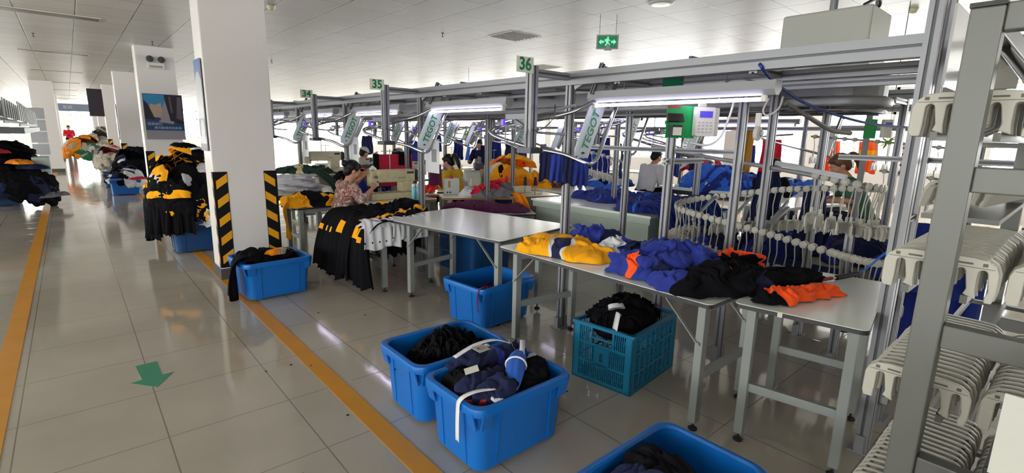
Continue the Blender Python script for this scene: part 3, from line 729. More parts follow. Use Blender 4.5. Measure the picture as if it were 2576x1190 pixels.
strip('cloth_strip', [(1.40, 2.04, .43), (1.52, 2.02, .475), (1.64, 2.0, .48), (1.72, 1.97, .45)], .032, WHT, (0, 1, 0), 'white tie strip across the navy bundle by the paper tag', 'tape')
strip('cloth_strip', [(1.66, 1.80, .42), (1.74, 1.88, .46), (1.82, 1.97, .44), (1.84, 2.02, .40)], .03, WHT, (1, -.6, 0), 'curved white strip beside the bright blue bundle', 'tape')
strip('cloth_strip', [(1.68, 2.09, .37), (1.69, 2.13, .395), (1.69, 2.17, .37)], .028, TAPE, (1, 0, 0), 'short white tape over the rim between the two totes', 'tape')
strip('cloth_strip', [(1.27, 1.78, .33), (1.33, 1.69, .35), (1.42, 1.655, .34), (1.50, 1.66, .35)], .035, REDP, (.3, 0, .8), 'red webbing strip at the near corner of the front tote', 'webbing')
pt = MB().box((0, 0, 0), (.11, .06, .0012)).build('paper_tag', TG, loc=(1.52, 1.965, .475), rz=.35); pt.rotation_euler = (.25, .18, .35); tag(pt, 'white paper tag with handwriting on the navy bundle', 'paper tag')
text('handwriting', '45.2', .038, pt, Matrix.Translation(pt.location) @ pt.rotation_euler.to_matrix().to_4x4() @ Matrix.Translation((0, 0, .0012)) , INK, .0003)
pt = MB().box((0, 0, 0), (.07, .055, .0012)).build('paper_tag', TG, loc=(1.37, 1.845, .445)); pt.rotation_euler = (.1, -.25, -.5); tag(pt, 'small blank paper tag on the black and navy bundle', 'paper tag')
cc = [(1.61 + .054 * math.cos(a) * -.66, 1.785 + .054 * math.cos(a) * .75, .422 + .045 * math.sin(a)) for a in [i * PI / 8 for i in range(16)]]
tag(MB().tube(cc, .005, 6, closed=True).build('tie_cord', TAPE, smooth=True), 'pale cord tied round the bright blue bundle', 'cord')
for (x, y, z, l) in ((1.39, 1.665, .385, 'white gathered tip poking out near the bright blue bundle'), (1.80, 1.86, .40, 'white crumpled label end at the right rim of the front tote')):
    garment(3, [WHT], 0, (x, y, z - .02), 1, .16, label=l, cat='tape', name='cloth_scrap')

# ------------------------------------------------------------------ teal lattice crate
def crate(label, x, y, rz, w, l, h, m, nm='lattice_crate', group=None):
    t = thing(nm, label, 'crate', (x, y, 0), rz, group); W2, L2 = w / 2, l / 2
    MB().bb(-W2, W2, -L2, L2, .0, .012).build('base', m, t)
    for sx in (-1, 1):
        for sy in (-1, 1): MB().bb(sx * W2 - sx * .05, sx * W2, sy * L2 - sy * .012, sy * L2, 0, h).bb(sx * W2 - sx * .012, sx * W2, sy * L2 - sy * .05, sy * L2, 0, h).build('corner_post', m, t, bevel=.002)
    for side in range(4):
        mb = MB(); long = side < 2; span = (W2 if long else L2) - .05; s = -1 if side % 2 == 0 else 1
        def pt(u, z, e=0): return (u, s * (L2 - .006 + e), z) if long else (s * (W2 - .006 + e), u, z)
        def hb(z, th, u0=-span, u1=span, d=.012): mb.bar(pt(u0, z), pt(u1, z), *( (d, th) if True else 0))
        for z, th in ((.015, .03), (h * .34, .016), (h * .66, .016), (h - .012, .026)): hb(z, th)
        if not long:      # narrow end: vertical slots, handle, central plate
            for i in range(25):
                u = -span + 2 * span * i / 24
                for z0, z1 in ((.03, h * .34), (h * .34, h * .66), (h * .66, h - .02)):
                    if abs(u) < .075 and z0 > h * .6: continue
                    mb.bar(pt(u, z0), pt(u, z1), .006, .006)
            mb.bar(pt(-.08, h * .66), pt(-.08, h), .012, .012).bar(pt(.08, h * .66), pt(.08, h), .012, .012).bar(pt(-.08, h * .78), pt(.08, h * .78), .012, .012)
            for k in range(9): zz = h * (.06 + .03 * k * 3.6 / 1.0); mb.bar(pt(-span, min(zz, h * .95)), pt(span, min(zz, h * .95)), .006, .004) if abs(zz - h * .85) > .06 else None
            mb.box(pt(0, h * .47), (.012, .11, .13))
            mb.bar(pt(0, h * .51, .006), pt(0, h * .51 + .001, .010), .02, .03, 1).bar(pt(0, h * .43, .006), pt(0, h * .43 + .001, .010), .02, .02, 1)
        else:
            for i in range(9):
                u = -span + 2 * span * i / 8; mb.bar(pt(u, 0.02), pt(u, h - .02), .010, .012)
            for i in range(8):
                for zc in (h * .17, h * .5, h * .83):
                    u = -span + 2 * span * (i + .5) / 8; mb.bar(pt(u - .03, zc), pt(u + .03, zc), .007, .006).bar(pt(u, zc - .05), pt(u, zc + .05), .006, .006)
        mb.build('side_panel', [m, mat('crate_mark', hexc('0a3a4c'), .5)], t)
    rr = lambda o, z: rrect(w + o * 2, l + o * 2, .02, 3, z=z)
    MB().loft([rr(-.015, h - .01), rr(-.015, h), rr(.012, h), rr(.012, h - .02), rr(.0, h - .02), rr(-.015, h - .01)]).build('rim', m, t)
    return t
crate('teal lattice crate under the long table, heaped with black ruffled cloth', 2.735, 1.915, math.radians(7), .62, .44, .40, TEALP)
def ruffles(cx, cy, z, label, seed):
    r = random.Random(seed); mb = MB()
    for i in range(46):
        a = r.random() * 6.28; d = math.sqrt(r.random()); x = .25 * d * math.cos(a); y = .17 * d * math.sin(a); zz = .13 * (1 - d * d); pts = []
        q = r.random() * 6.28; nn = 22; L = r.uniform(.10, .2); row = []
        for j in range(nn + 1):
            t = j / nn; px = x + L * (t - .5) * math.cos(q) + .012 * math.sin(t * 26) * math.sin(q); py = y + L * (t - .5) * math.sin(q) * .8 + .012 * math.sin(t * 26) * math.cos(q)
            hz = zz + .03 * math.sin(PI * t)
            row.append(((px, py, hz - .03), (px + .008 * math.cos(t * 26), py, hz + .028 + .006 * math.sin(t * 40))))
        mb.loft([[p[0] for p in row], [p[1] for p in row]], closed=False)
    mb.ball((0, 0, 0), 1, 24, 10, sc=(.27, .19, .13))
    o = mb.build('ruffled_cloth', BLK, loc=(cx, cy, z), smooth=True); tag(o, label, 'cloth', kind='stuff'); return o
ruffles(2.72, 1.93, .37, 'black ruffled trimming heaped in the teal crate', 5)
def roll(label, x, y, z, r, rzz, tilt):
    mb = MB()
    for k in range(5): mb.lathe([(r * (.25 + .17 * k), 0), (r * (.25 + .17 * k) + .003, .03), (r * (.25 + .17 * k) + .006, 0)], n=20)
    o = mb.build('elastic_roll', WHT, loc=(x, y, z), smooth=True); o.rotation_euler = (tilt, 0, rzz); o.scale = (1.5, .8, 1); return tag(o, label, 'tape roll')
roll('white elastic roll lying flat on the black heap in the teal crate', 2.58, 1.89, .485, .036, -.5, -.75)
strip('cloth_strip', [(2.53, 1.83, .475), (2.505, 1.82, .49), (2.46, 1.80, .44), (2.45, 1.80, .40)], .055, WHT, (.4, 1, 0), 'white strip hanging over the front of the black heap in the crate', 'tape')

tag(drape('hanging_garment', [BLK], [(1.22, 5.06, .42), (1.09, 5.05, .43), (1.02, 5.06, .36), (1.0, 5.08, .2), (1.0, 5.1, .04)], .20, folds=2, amp=.03, n=18, m=22, seed=140, side=(.15, 1, 0), flare=1.2), 'black cloth hanging over the left rim of the pillar tote to the floor', 'garment')
P_, nx_, ny_ = softheap(520, .13, .12, .07, n=50, lam=.1, A=.03); P_ += np.array((1.17, 5.1, .385)); tag(sheet_obj('folded_garment', P_, nx_, ny_, [BLK], None), 'black lump of cloth at the left end of the pillar tote', 'garment')
P_, nx_, ny_ = softheap(521, .11, .05, .04, n=50, lam=.1, A=.02); P_ += np.array((1.40, 5.08, .40)); tag(sheet_obj('folded_garment', P_, nx_, ny_, [YEL2, BEIGE], lambda u, v: 1 if u > .6 else 0), 'small yellow and tan cloth on top of the pillar tote', 'garment')
strip('ribbon', [(2.46, 3.06, .33), (2.40, 3.04, .385), (2.335, 3.05, .37), (2.325, 3.06, .28), (2.33, 3.05, .18)], .018, PURP, (0, 1, 0), 'thin maroon ribbon hanging over the rim of the tote under the empty table', 'ribbon')
mb = MB()
for x, y in ((1.08, 3.3), (.98, 3.4), (1.42, 2.55), (1.65, 3.2), (2.7, 1.9), (2.2, 1.95), (.82, 3.4), (1.5, 4.3), (1.02, 2.55), (1.95, 1.3), (.65, 2.2), (2.1, 2.6), (1.8, 4.0)):
    mb.ball((x, y, .003), .008, 6, 4, sc=(1, .6, .4))
tag(mb.build('lint', BLK), 'tiny dark lint scraps scattered on the floor', 'lint', kind='stuff')
tag(drape('hanging_garment', [NAVY], [(3.0, 1.72, .74), (3.05, 1.70, .74), (3.10, 1.69, .66), (3.11, 1.68, .55)], .10, folds=1, amp=.02, n=12, m=14, seed=141, side=(0, 1, 0)), 'navy cloth tip hanging behind the long table above the crate', 'garment')
# ------------------------------------------------------------------ hanging conveyor line
FX = 2.97; ZT = 2.07
SY = [2.74, 4.97, 7.0, 8.95, 10.95, 12.95]
SGN = mat('sign_plate', hexc('d8dccb'), .4); SGNG = mat('sign_green', hexc('007a50'), .4)
t = thing('conveyor_frame', 'long aluminium frame of beams and posts carrying the numbered stations', 'frame', (FX, .55, 0))
MB().profile((FX, .57, ZT - .05), (FX, 14.5, ZT - .05), .075, .10, mi=0).build('beam', [ALU, ALUD], t, world=True)
MB().profile((FX + .42, .64, ZT - .09), (FX + .42, 14.5, ZT - .09), .05, .06).build('beam', [ALU, ALUD], t, world=True)
def post(x, y, z0, z1, par, w=.055, foot=True, h=None):
    o = MB().profile((x, y, z0), (x, y, z1), w, h or w).build('post', [ALU, ALUD], par, world=True)
    if foot and z0 < .05: MB().bb(x - .06, x + .06, y - .05, y + .05, 0, .008).bb(x - .06, x - .03, y - .02, y + .02, .008, .10).bb(x + .03, x + .06, y - .02, y + .02, .008, .10).build('foot_bracket', ALU, o, world=True)
    return o
post(2.97, .56, 0, 3.02, t, .055, h=.09); post(3.42, .60, 0, 3.02, t, .05)
for y in SY: post(FX, y, 0, ZT - .1, t)
MB().profile((2.97, .57, 1.2), (3.42, .60, 1.2), .03).build('cross_bar', [ALU, ALUD], t, world=True)
MB().profile((2.97, .53, 2.62), (2.97, -.6, 2.62), .05).build('cross_bar', [ALU, ALUD], t, world=True)
wb = MB().bb(3.04, 3.62, .505, .517, 1.85, 2.20).build('white_board', mat('whiteboard', hexc('d9dadc'), .25), loc=None); tag(wb, 'glossy white board fixed between the two right end posts', 'board')
for i, y in enumerate(SY):
    MB().profile((FX, y, ZT - .04), (2.53, y, ZT - .04), .045, .05).build('cross_arm', [ALU, ALUD], t, world=True)
    post(2.53, y - .03, 1.50, ZT, t, .065, foot=False)
    MB().bb(2.47, 2.58, y - .1, y + .05, 1.46, 1.50).build('rail_bracket', DKMET, t, world=True)
    MB().bar((FX, y - .05, ZT - .12), (FX, y - .18, ZT - .06), .03, .03).build('corner_brace', ALU, t, world=True)
for i, y in enumerate((2.3, 1.35, 3.9, 4.5, 6.0, 8.0)):
    MB().profile((FX, y, ZT - .09), (4.0, y + .05, ZT - .07), .045).build('cross_beam', [ALU, ALUD], t, world=True)
# second frame line (carousel posts and beams)
t2 = thing('conveyor_frame', 'inner aluminium frame of thinner posts standing around the hanger carousel', 'frame', (3.9, 1.0, 0))
for (x, y, z0, z1) in ((3.45, 1.60, 0, 2.0), (3.9, 1.585, 0, 2.0), (4.42, 1.40, 0, 2.05), (3.16, 1.95, 0, 1.60), (4.1, 3.0, 0, 2.0), (4.1, 5.2, 0, 2.0), (4.1, 7.3, 0, 2.0), (4.1, 9.4, 0, 2.0), (4.0, 1.02, 0, 1.05)):
    post(x, y, z0, z1, t2, .05)
for a, b, w in (((3.1, 1.95, 1.43), (3.6, 1.95, 1.43), .04), ((3.45, 1.62, 1.5), (3.45, 3.0, 1.5), .035), ((3.5, -.4, 1.93), (3.5, 2.6, 1.93), .05), ((3.9, -.4, 2.14), (3.9, 4.5, 2.14), .05), ((3.45, -.4, 1.50), (3.45, 1.0, 1.50), .03)):
    MB().profile(a, b, w).build('cross_beam', [ALU, ALUD], t2, world=True)
# main conveyor trough with rounded near end, and the tube ring below it
t = thing('main_conveyor', 'long grey conveyor trough with a rounded near end above the hanger carousel', 'conveyor', (4.25, 1.0, 1.9))
def stad(x0, x1, y0, y1, z, n=14):
    r = (x1 - x0) / 2; cx = (x0 + x1) / 2
    return [(cx + r * math.cos(PI + PI * i / n), y0 + r + r * math.sin(PI + PI * i / n), z) for i in range(n + 1)] + [(cx + r * math.cos(PI * i / n), y1 - r + r * math.sin(PI * i / n), z) for i in range(n + 1)]
MB().loft([stad(4.0, 4.5, 1.0, 14, 1.90), stad(4.0, 4.5, 1.0, 14, 2.055)], cap0=True, cap1=True).build('trough', mat('grey_sheet_metal', hexc('8a8c91'), .4, .3), t, world=True)
MB().tube(stad(3.98, 4.52, .98, 14, 1.86), .022, 8, closed=True, flat=1.4).build('guide_ring', ALU, t, smooth=True, world=True)
MB().tube(stad(4.0, 4.5, 1.0, 14, 1.80), .012, 8, closed=True).build('hanger_rail', CHROME, t, smooth=True, world=True)
for y in (1.5, 2.4, 4.6, 6.5, 8.6):
    MB().bb(4.16, 4.34, y - .06, y + .06, 1.80, 1.925).build('drive_unit', BLACKP if y < 2 else DKMET, t, world=True)
    MB().cyl((4.25, y + .25, 1.925), (4.25, y + .25, 1.84), .03, 12).build('pulley', WHITEP, t, world=True)
for k in range(16): MB().bb(4.05, 4.10, 1.9 + k * .55, 1.96 + k * .55, 1.86, 1.925).build('hanger_clip', WHITEP if k % 3 else mat('amber_clip', hexc('d08a3a'), .4), t, world=True)
t = thing('air_duct', 'broad dark grey duct lying on the conveyor trough behind the frame', 'duct', (4.35, 1.8, 2.06))
MB().bb(4.12, 4.60, 1.75, 14, 2.06, 2.27).build('duct_body', mat('duct_dark_grey', hexc('55565b'), .5, .1), t, world=True, bevel=.01)
for k in range(7): MB().bb(4.105, 4.615, 2.4 + k * 1.7, 2.43 + k * 1.7, 2.058, 2.285).build('flange', DKMET, t, world=True)
t = thing('cable_tray', 'flat silver cable tray below the dark duct', 'tray', (4.75, 2.4, 1.9)); MB().bb(4.72, 4.80, 2.4, 14, 1.90, 2.02).build('tray', ALU, t, world=True)
# ceiling hung cabinet
t = thing('air_unit', 'large pale grey box unit hung under the ceiling on the right', 'air unit', (5.5, 1.5, 2.30))
MB().bb(5.5, 6.12, 1.5, 2.26, 2.30, 2.80).build('housing', mat('unit_grey', hexc('b5b7af'), .45), t, world=True, bevel=.02)
MB().cyl((5.75, 1.9, 2.80), (5.75, 1.9, HC), .035).build('hanger_rod', ALU, t, world=True); MB().cyl((5.95, 1.6, 2.80), (5.95, 1.6, HC), .012).build('hanger_rod', ALU, t, world=True)
MB().tube(bez([(5.6, 1.6, 2.82), (5.8, 1.55, 2.9), (6.0, 1.6, 2.86), (6.1, 1.8, 2.84)], 6), .015, 8).build('cable', BLACKP, t, world=True, smooth=True)

# tube lamps
def lamp_parts(t, L=1.25):
    MB().prism([(-.035, .05), (.05, .05), (.05, .0), (.02, -.03), (-.02, -.03), (-.045, 0)], (0, -L / 2 - .06, 0), (1, 0, 0), (0, 0, 1), -(L + .12)).build('housing', mat('lamp_housing', hexc('96989d'), .4), t)
    MB().cyl((-.02, -L / 2, -.052), (-.02, L / 2, -.052), .011, 12).build('glowing_tube', TUBEW, t)
    for s in (-1, 1): MB().bb(-.035, -.005, s * L / 2 - .012, s * L / 2 + .012, -.066, -.03).build('tube_holder', WHITEP, t)
def lamp(x, y, z, label, L=1.22, rz=0, cord=True):
    t = thing('tube_lamp', label, 'lamp', (x, y, z), rz, 'tube lamps over the sewing stations'); lamp_parts(t, L)
    if cord:
        for s in (-.3, .3): MB().cyl((0, s * L, .03), (0, s * L, .17), .004, 6).build('suspension_wire', DKMET, t)
    return t
lamp(2.99, 1.88, 1.865, 'nearest bright tube lamp, above the green terminal post', 1.22)
lamp(2.99, 4.16, 1.865, 'second bright tube lamp, between the 35 and 36 signs', 1.22)
lamp(2.99, 6.05, 1.865, 'third tube lamp, between the 34 and 35 signs', 1.15)
lamp(2.99, 8.0, 1.865, 'fourth tube lamp, left of the 34 sign near the pillar', 1.1)
k = 0
for (x, y, l) in ((5.55, 4.9, 'tube lamp behind the 36 post, lower of the pair'), (5.0, 4.2, 'tube lamp behind the slanted white panel of station 36'), (4.95, 6.6, 'double tube lamp behind the 35 lamp'), (5.4, 7.6, 'tube lamp deep behind the 35 lamp'),
                  (8.2, 3.6, 'distant tube lamp seen right of the white terminal'), (8.3, 4.6, 'distant tube lamp above the pillar by the curtain'), (8.6, 7.2, 'distant tube lamp in the middle of the hall'), (8.6, 10.0, 'far tube lamp behind the 35 sign post'),
                  (5.5, 10.2, 'tube lamp far behind the 34 sign'), (11.5, 3.0, 'remote tube lamp by the orange garments'), (11.6, 6.2, 'remote tube lamp toward the right windows'), (5.5, 13.0, 'most distant tube lamp of the middle row'), (3.0, 10.3, 'tube lamp in front row just beside the nearest pillar')):
    lamp(x, y, 1.87, l, 1.2, cord=(x < 6))

# station gear
def slant_panel(y, label, ym=0, txt=True):
    a = Vector((2.85, y, 1.44)); b = Vector((3.17, y, 2.14)); d = (b - a).normalized(); n = Vector((0, -1, 0)); s = d.cross(Vector((0, 1, 0))).normalized()
    t = thing('lift_arm', label, 'lift arm', tuple(a))
    W = .08; pl = [(-W, .02), (-W * .2, -.02), (W * .7, -.02), (W, .03), (W, .46), (-W, .46)]
    o = MB().prism(pl, a, s, d, .012).build('cover_panel', mat('panel_white', hexc('c9d3d8'), .3), t, world=True, bevel=.002)
    o2 = MB().prism([(-W * .9, .48), (W * .9, .48), (W * .9, .70), (-W * .9, .74)], a, s, d, .012).build('cover_panel', mat('panel_grey', hexc('9aa0a2'), .35), t, world=True)
    if txt:
        sg = 1 if s.x > 0 else -1
        fx = Vector((d.x, d.y, d.z)); fy = Vector((0, -1, 0)).cross(fx)
        o_ = a + d * .215 + Vector((0, -.0135, 0)); text('lettering', 'TEGOT', .095, t, basis(o_, fx, fy), SGNG, .0004, bold=.0015)
        o_ = a + d * .60 + Vector((0, -.0135, 0)); text('lettering', 'systems', .062, t, basis(o_, fx, fy), mat('dark_lettering', (0.08, 0.09, 0.1), .5), .0004)
    MB().profile(a + s * -.105 + d * .45, a + s * -.105 + d * .72, .022).build('side_bar', [ALU, ALUD], t, world=True)
    MB().profile(a + s * .105 + d * .45, a + s * .105 + d * .70, .03).build('side_bar', [ALU, ALUD], t, world=True)
    MB().cyl(a + d * .03 + Vector((0, .02, 0)), a + d * .03 + Vector((0, -.02, 0)), .008, 8).build('bolt', DKMET, t, world=True)
    return t
def loop(y, label, x=2.45):
    t = thing('hanger_rail', label, 'rail loop', (x, y, 1.4))
    pts = [(3.12, y - .36, 1.88), (3.02, y - .38, 1.74), (2.89, y - .39, 1.50), (2.85, y - .39, 1.43), (2.80, y - .385, 1.395), (2.74, y - .36, 1.405), (2.66, y - .24, 1.46), (2.575, y - .02, 1.495), (2.50, y + .16, 1.54), (2.455, y + .28, 1.575), (2.46, y + .35, 1.615), (2.54, y + .37, 1.64), (2.62, y + .30, 1.66), (2.70, y + .1, 1.70), (2.82, y - .15, 1.76), (2.95, y - .25, 1.84)]
    MB().tube(bez(pts, 6), .0155, 10).build('tube', CHROME, t, smooth=True, world=True)
    pts = [(2.72, y - .20, 1.60), (2.60, y - .02, 1.61), (2.50, y + .15, 1.64), (2.50, y + .30, 1.68), (2.58, y + .32, 1.70), (2.66, y + .1, 1.74), (2.7, y - .3, 1.80)]
    MB().tube(bez(pts, 6), .010, 8).build('guide_strip', ALU, t, smooth=True, world=True, )
    MB().bb(2.50, 2.62, y + .0, y + .22, 1.70, 1.74).bb(2.52, 2.60, y + .02, y + .14, 1.655, 1.70).build('stopper', mat('stopper_grey', hexc('7f8288'), .4), t, world=True)
    MB().bb(2.455, 2.475, y + .19, y + .215, 1.66, 1.70).build('signal_lamp', mat('blue_led', (0.05, 0.02, .9), .3, emit=(0.08, 0.02, 1.0), estr=1.2), t, world=True)
    MB().bar((2.69, y - .29, 1.44), (2.76, y - .37, 1.405), .045, .004).build('joint_plate', CHROME, t, world=True)
    for k in range(3): MB().bar((2.455, y - .05 + k * .11, 1.50 + k * .02), (2.49, y - .03 + k * .11, 1.63 + k * .02), .012, .004).build('spacer', ALU, t, world=True)
    MB().tube(bez([(2.5, y + .1, 1.70), (2.52, y - .1, 1.62), (2.56, y - .22, 1.70), (2.6, y - .2, 1.80), (2.7, y - .1, 1.78)], 6), .004, 6).build('cable', DKMET, t, world=True, smooth=True)
    return t
GEAR = []
SN = ['36', '35', '34', '33', '32', '31']
for i, y in enumerate(SY):
    if i < 3:
        g = thing('number_sign', '%s station sign plate, green %s on its post' % (('nearest','second','third')[i], SN[i]), 'sign', (2.43, y - .065, 2.06))
        MB().bb(-.085, .075, -.006, 0, -.05, .055).build('plate', SGN, g, bevel=.002)
        text('number', SN[i], .115, g, basis((2.43 - .005, y - .073, 2.063), (1, 0, 0), (0, 0, 1)), SGNG, .0006, bold=.0028)
    g1 = slant_panel(y - .24, {0: 'nearest slanted white lift arm with green letters, left of the long lamp', 1: 'second slanted white lift arm with green letters, above the yellow top worker', 2: 'third slanted white lift arm with green letters, above the seated floral blouse'}.get(i, 'slanted white lift arm at the %s far station beyond the 34 sign' % ('first', 'second', 'third')[i - 3]))
    g2 = loop(y, {0: 'nearest bent silver rail loop, with navy cloth hanging from it', 1: 'second bent silver rail loop, above the grey sewing machine', 2: 'third bent silver rail loop, above the seated floral blouse'}.get(i, 'bent silver rail loop at the %s far station beyond the 34 sign' % ('first', 'second', 'third')[i - 3]))
    GEAR += [(g1, 'slanted white lift arm in the rear row of stations', 'lift arms of the rear row'), (g2, 'bent silver rail loop in the rear row of stations', 'rail loops of the rear row')]
    # paper sheet in holder hanging behind each station
    p = thing('paper_holder', 'clear holder with a paper sheet hanging at the %s station' % ('nearest', 'second', 'third', 'fourth', 'fifth', 'sixth')[i], 'paper holder', (3.0, y - .32, 1.16))
    if i: MB().bb(0, .004, -.0, .28, .0, .36).build('sheet', mat('sheet_white', hexc('cfd1d6'), .3), p, bevel=.001); MB().bb(-.004, .008, -.005, .285, .355, .37).build('clip_bar', ALU, p); MB().bb(-.0012, 0, .05, .15, .12, .26).build('printed_picture', mat('print_grey', hexc('83868c'), .5), p)
    else: bpy.data.objects.remove(p)
# mirrored equipment of the row behind: short arms, loops and posts
t3 = thing('conveyor_frame', 'rear aluminium frame of posts and beams deeper in the hall', 'frame', (6.2, 3, 0))
for k, y in enumerate((1.3, 3.4, 5.6, 7.8, 10.0, 12.2)):
    post(6.2, y, 0, 2.02, t3, .06); MB().profile((6.2, y, 1.98), (5.75, y, 1.98), .05).build('cross_arm', [ALU, ALUD], t3, world=True)
MB().profile((6.2, .6, 2.06), (6.2, 14, 2.06), .07, .09).build('beam', [ALU, ALUD], t3, world=True)
t4 = thing('conveyor_frame', 'farthest aluminium frame near the right windows', 'frame', (9.2, 3, 0))
for k, y in enumerate((1.0, 3.2, 5.4, 7.6, 9.8, 12.0, 14.4)):
    post(9.2, y, 0, 2.06, t4, .07)
MB().profile((9.2, 0, 2.1), (9.2, 18, 2.1), .09, .10).build('beam', [ALU, ALUD], t4, world=True); MB().profile((9.2, 0, 1.8), (9.2, 18, 1.8), .05, .06).build('beam', [ALU, ALUD], t4, world=True)
for k, (x, y) in enumerate(((5.5, 3.1), (5.5, 5.3), (5.5, 7.5), (5.5, 9.7), (8.5, 2.6), (8.5, 4.8), (8.5, 7.0), (8.5, 9.4), (8.6, 12.0))):
    q = thing('lift_arm', ['slanted rear lift arm with a tube loop, behind the seated white shirt', 'rear lift arm with loop, second from the seated white shirt', 'rear lift arm with loop, third from the seated white shirt', 'rear lift arm with loop, fourth from the seated white shirt', 'distant lift arm with loop by the black top worker',
                             'distant lift arm with loop left of the curtain', 'distant lift arm with loop in the hall middle', 'distant lift arm with loop behind the yellow heap', 'farthest lift arm with loop near the windows'][k], 'lift arm', (x, y, 1.4))
    MB().profile((x + .35, y, 1.95), (x + .02, y + .02, 1.42), .03, .09).build('arm', [ALU, ALUD], q, world=True)
    MB().tube(bez([(x + .42, y, 1.95), (x + .2, y, 1.6), (x + .08, y - .05, 1.40), (x - .02, y - .1, 1.36), (x - .12, y + .1, 1.42), (x - .12, y + .7, 1.56), (x - .08, y + .95, 1.62), (x + .1, y + 1.0, 1.66), (x + .2, y + .6, 1.70)], 5), .017, 8).build('tube', CHROME, q, smooth=True, world=True)
    MB().prism([(-.05, 0), (.05, 0), (.05, .4), (-.05, .4)], (x - .08, y + .02, 1.40), (0, 1, .0), (.45, 0, .9), .012).build('cover_panel', mat('panel_white', hexc('c9d3d8'), .3), q, world=True)

for g_, l_, gr_ in GEAR[2:]:
    for dx, dy in ((2.35, -.9), (4.9, -.2)):
        sn = snapshot(g_); place(sn, g_.location + Vector((dx, dy, 0)), None, l_ + (', nearer one' if dx < 3 else ', farther one'), gr_ + (' near' if dx < 3 else ' far'))
t5 = thing('conveyor_frame', 'aluminium frame of the rear row of stations behind the cream machines', 'frame', (5.33, 4.0, 0))
for y in SY[1:]:
    post(5.33, y - .9, 0, 2.0, t5, .05); MB().profile((5.33, y - .9, 1.98), (4.88, y - .9, 1.98), .045).build('cross_arm', [ALU, ALUD], t5, world=True); post(4.88, y - .93, 1.5, 2.0, t5, .055, foot=False)
MB().profile((5.33, 3.4, 2.03), (5.33, 13, 2.03), .06, .09).build('beam', [ALU, ALUD], t5, world=True)
for k, (x, y, z) in enumerate(((6.0, 1.50, 1.63), (6.0, 1.49, 1.64))):
    if k == 0:
        g = thing('control_board', 'small distant green board seen right of the ponytail worker', 'board', (x, y, z)); g.rotation_euler = (0, 0, -.5)
        MB().bb(-.07, .07, 0, .01, .0, .19).build('lower_board', GREEN, g); MB().bb(-.07, .07, .0, .01, .22, .42).build('upper_board', GREEND, g); MB().bb(-.02, .02, .012, .05, -1.63, .42).build('post', ALU, g)
    else:
        g = thing('operator_terminal', 'small distant white terminal beside the distant green board', 'terminal', (x + .12, y - .09, z)); g.rotation_euler = (0, 0, -.5)
        MB().bb(-.055, .055, -.02, .02, 0, .18).build('housing', WHITEP, g, bevel=.01); MB().bb(-.04, .04, -.022, -.02, .12, .15).build('screen', mat('lit_blue_screen', (0.1, 0.08, .7), .2), g)
# control station on the thin post right of 36: green board, terminal, card reader
g = thing('control_board', 'tall green board on the thin post carrying the white terminal', 'board', (2.95, 1.775, 1.59), math.radians(-28))
MB().bb(-.09, .11, -.004, .004, 0, .20).build('lower_board', GREEN, g); MB().bb(-.04, .11, .17, .178, .22, .42).build('upper_board', GREEND, g)
MB().bb(-.09, -.0, -.006, -.004, .185, .2).build('red_tab', mat('red_tab', hexc('b03030'), .4), g)
g = thing('operator_terminal', 'white keypad terminal with a lit blue screen right of the green board', 'terminal', (3.085, 1.69, 1.605), math.radians(-28))
MB().loft([[(x, -.035, z) for x, y, z in []] or [(p[0], -.035, p[1] + .09) for p in rrect(.135, .18, .012, 3)], [(p[0], 0, p[1] + .09) for p in rrect(.14, .185, .012, 3)]], cap0=True, cap1=True).build('housing', WHITEP, g, smooth=True)
MB().bb(-.045, .045, -.038, -.035, .115, .155).build('screen', mat('lit_blue_screen', (0.1, 0.08, .7), .2, emit=(0.13, 0.1, 0.9), estr=.9), g)
kb = MB()
for a in range(4):
    for b in range(4): kb.box((-.045 + a * .028, -.037, .025 + b * .02), (.014, .003, .007))
kb.build('keypad', mat('key_grey', hexc('a8b2b8'), .5), g)
MB().bb(.06, .115, -.01, .05, .0, .18).build('rear_case', WHITEP, g, bevel=.006)
MB().bb(-.03, .02, .0, .02, .185, .22).build('bracket', WHITEP, g)
g = thing('card_reader', 'small black reader with tilted display left of the white terminal', 'reader', (2.875, 1.755, 1.60), math.radians(-28))
MB().bb(-.035, .035, -.03, .02, 0, .07).build('body', BLACKP, g, bevel=.003); MB().bb(-.03, .028, -.034, -.030, .005, .055).build('label_plate', WHITEP, g)
MB().prism([(-.055, 0), (.055, 0), (.05, .05), (-.055, .05)], (-.01, -.01, .085), (1, 0, 0), (0, .35, 1), .02).build('display', mat('dark_display', (0.03, 0.025, 0.02), .2), g)
g = thing('wall_fan', 'round pale reel on a bracket beside the right inner post', 'reel', (3.40, 1.47, 1.57))
MB().lathe([(0, -.02), (.02, -.022), (.045, -.012), (.05, 0), (.045, .012), (0, .014)], (0, 0, .06), 20, axis='Y').build('disc', WHITEP, g, smooth=True); MB().bb(-.012, .012, -.01, .02, .1, .19).build('bracket', WHITEP, g)
MB().lathe([(0, -.01), (.02, -.008), (.022, 0)], (0, -.024, .06), 12, axis='Y').build('hub', GREYP, g, smooth=True)
def cable(label, pts, r, m, n=8, cat='cable'):
    return tag(MB().tube(bez(pts, n), r, 8).build('cable', m, smooth=True), label, cat)
CABB = mat('blue_air_hose', hexc('16307c'), .35); CABW = mat('white_cable', hexc('c9cac8'), .4); CABK = mat('dark_cable', (0.05, 0.05, 0.055), .4)
cable('blue air hose sagging from the frame across to the right', [(2.93, 1.3, 2.0), (2.93, 1.28, 1.975), (3.02, 1.28, 1.94), (3.2, 1.26, 1.88), (3.5, 1.2, 1.80), (4.0, 1.05, 1.72), (4.6, .9, 1.70), (4.9, .8, 1.72)], .009, CABB)
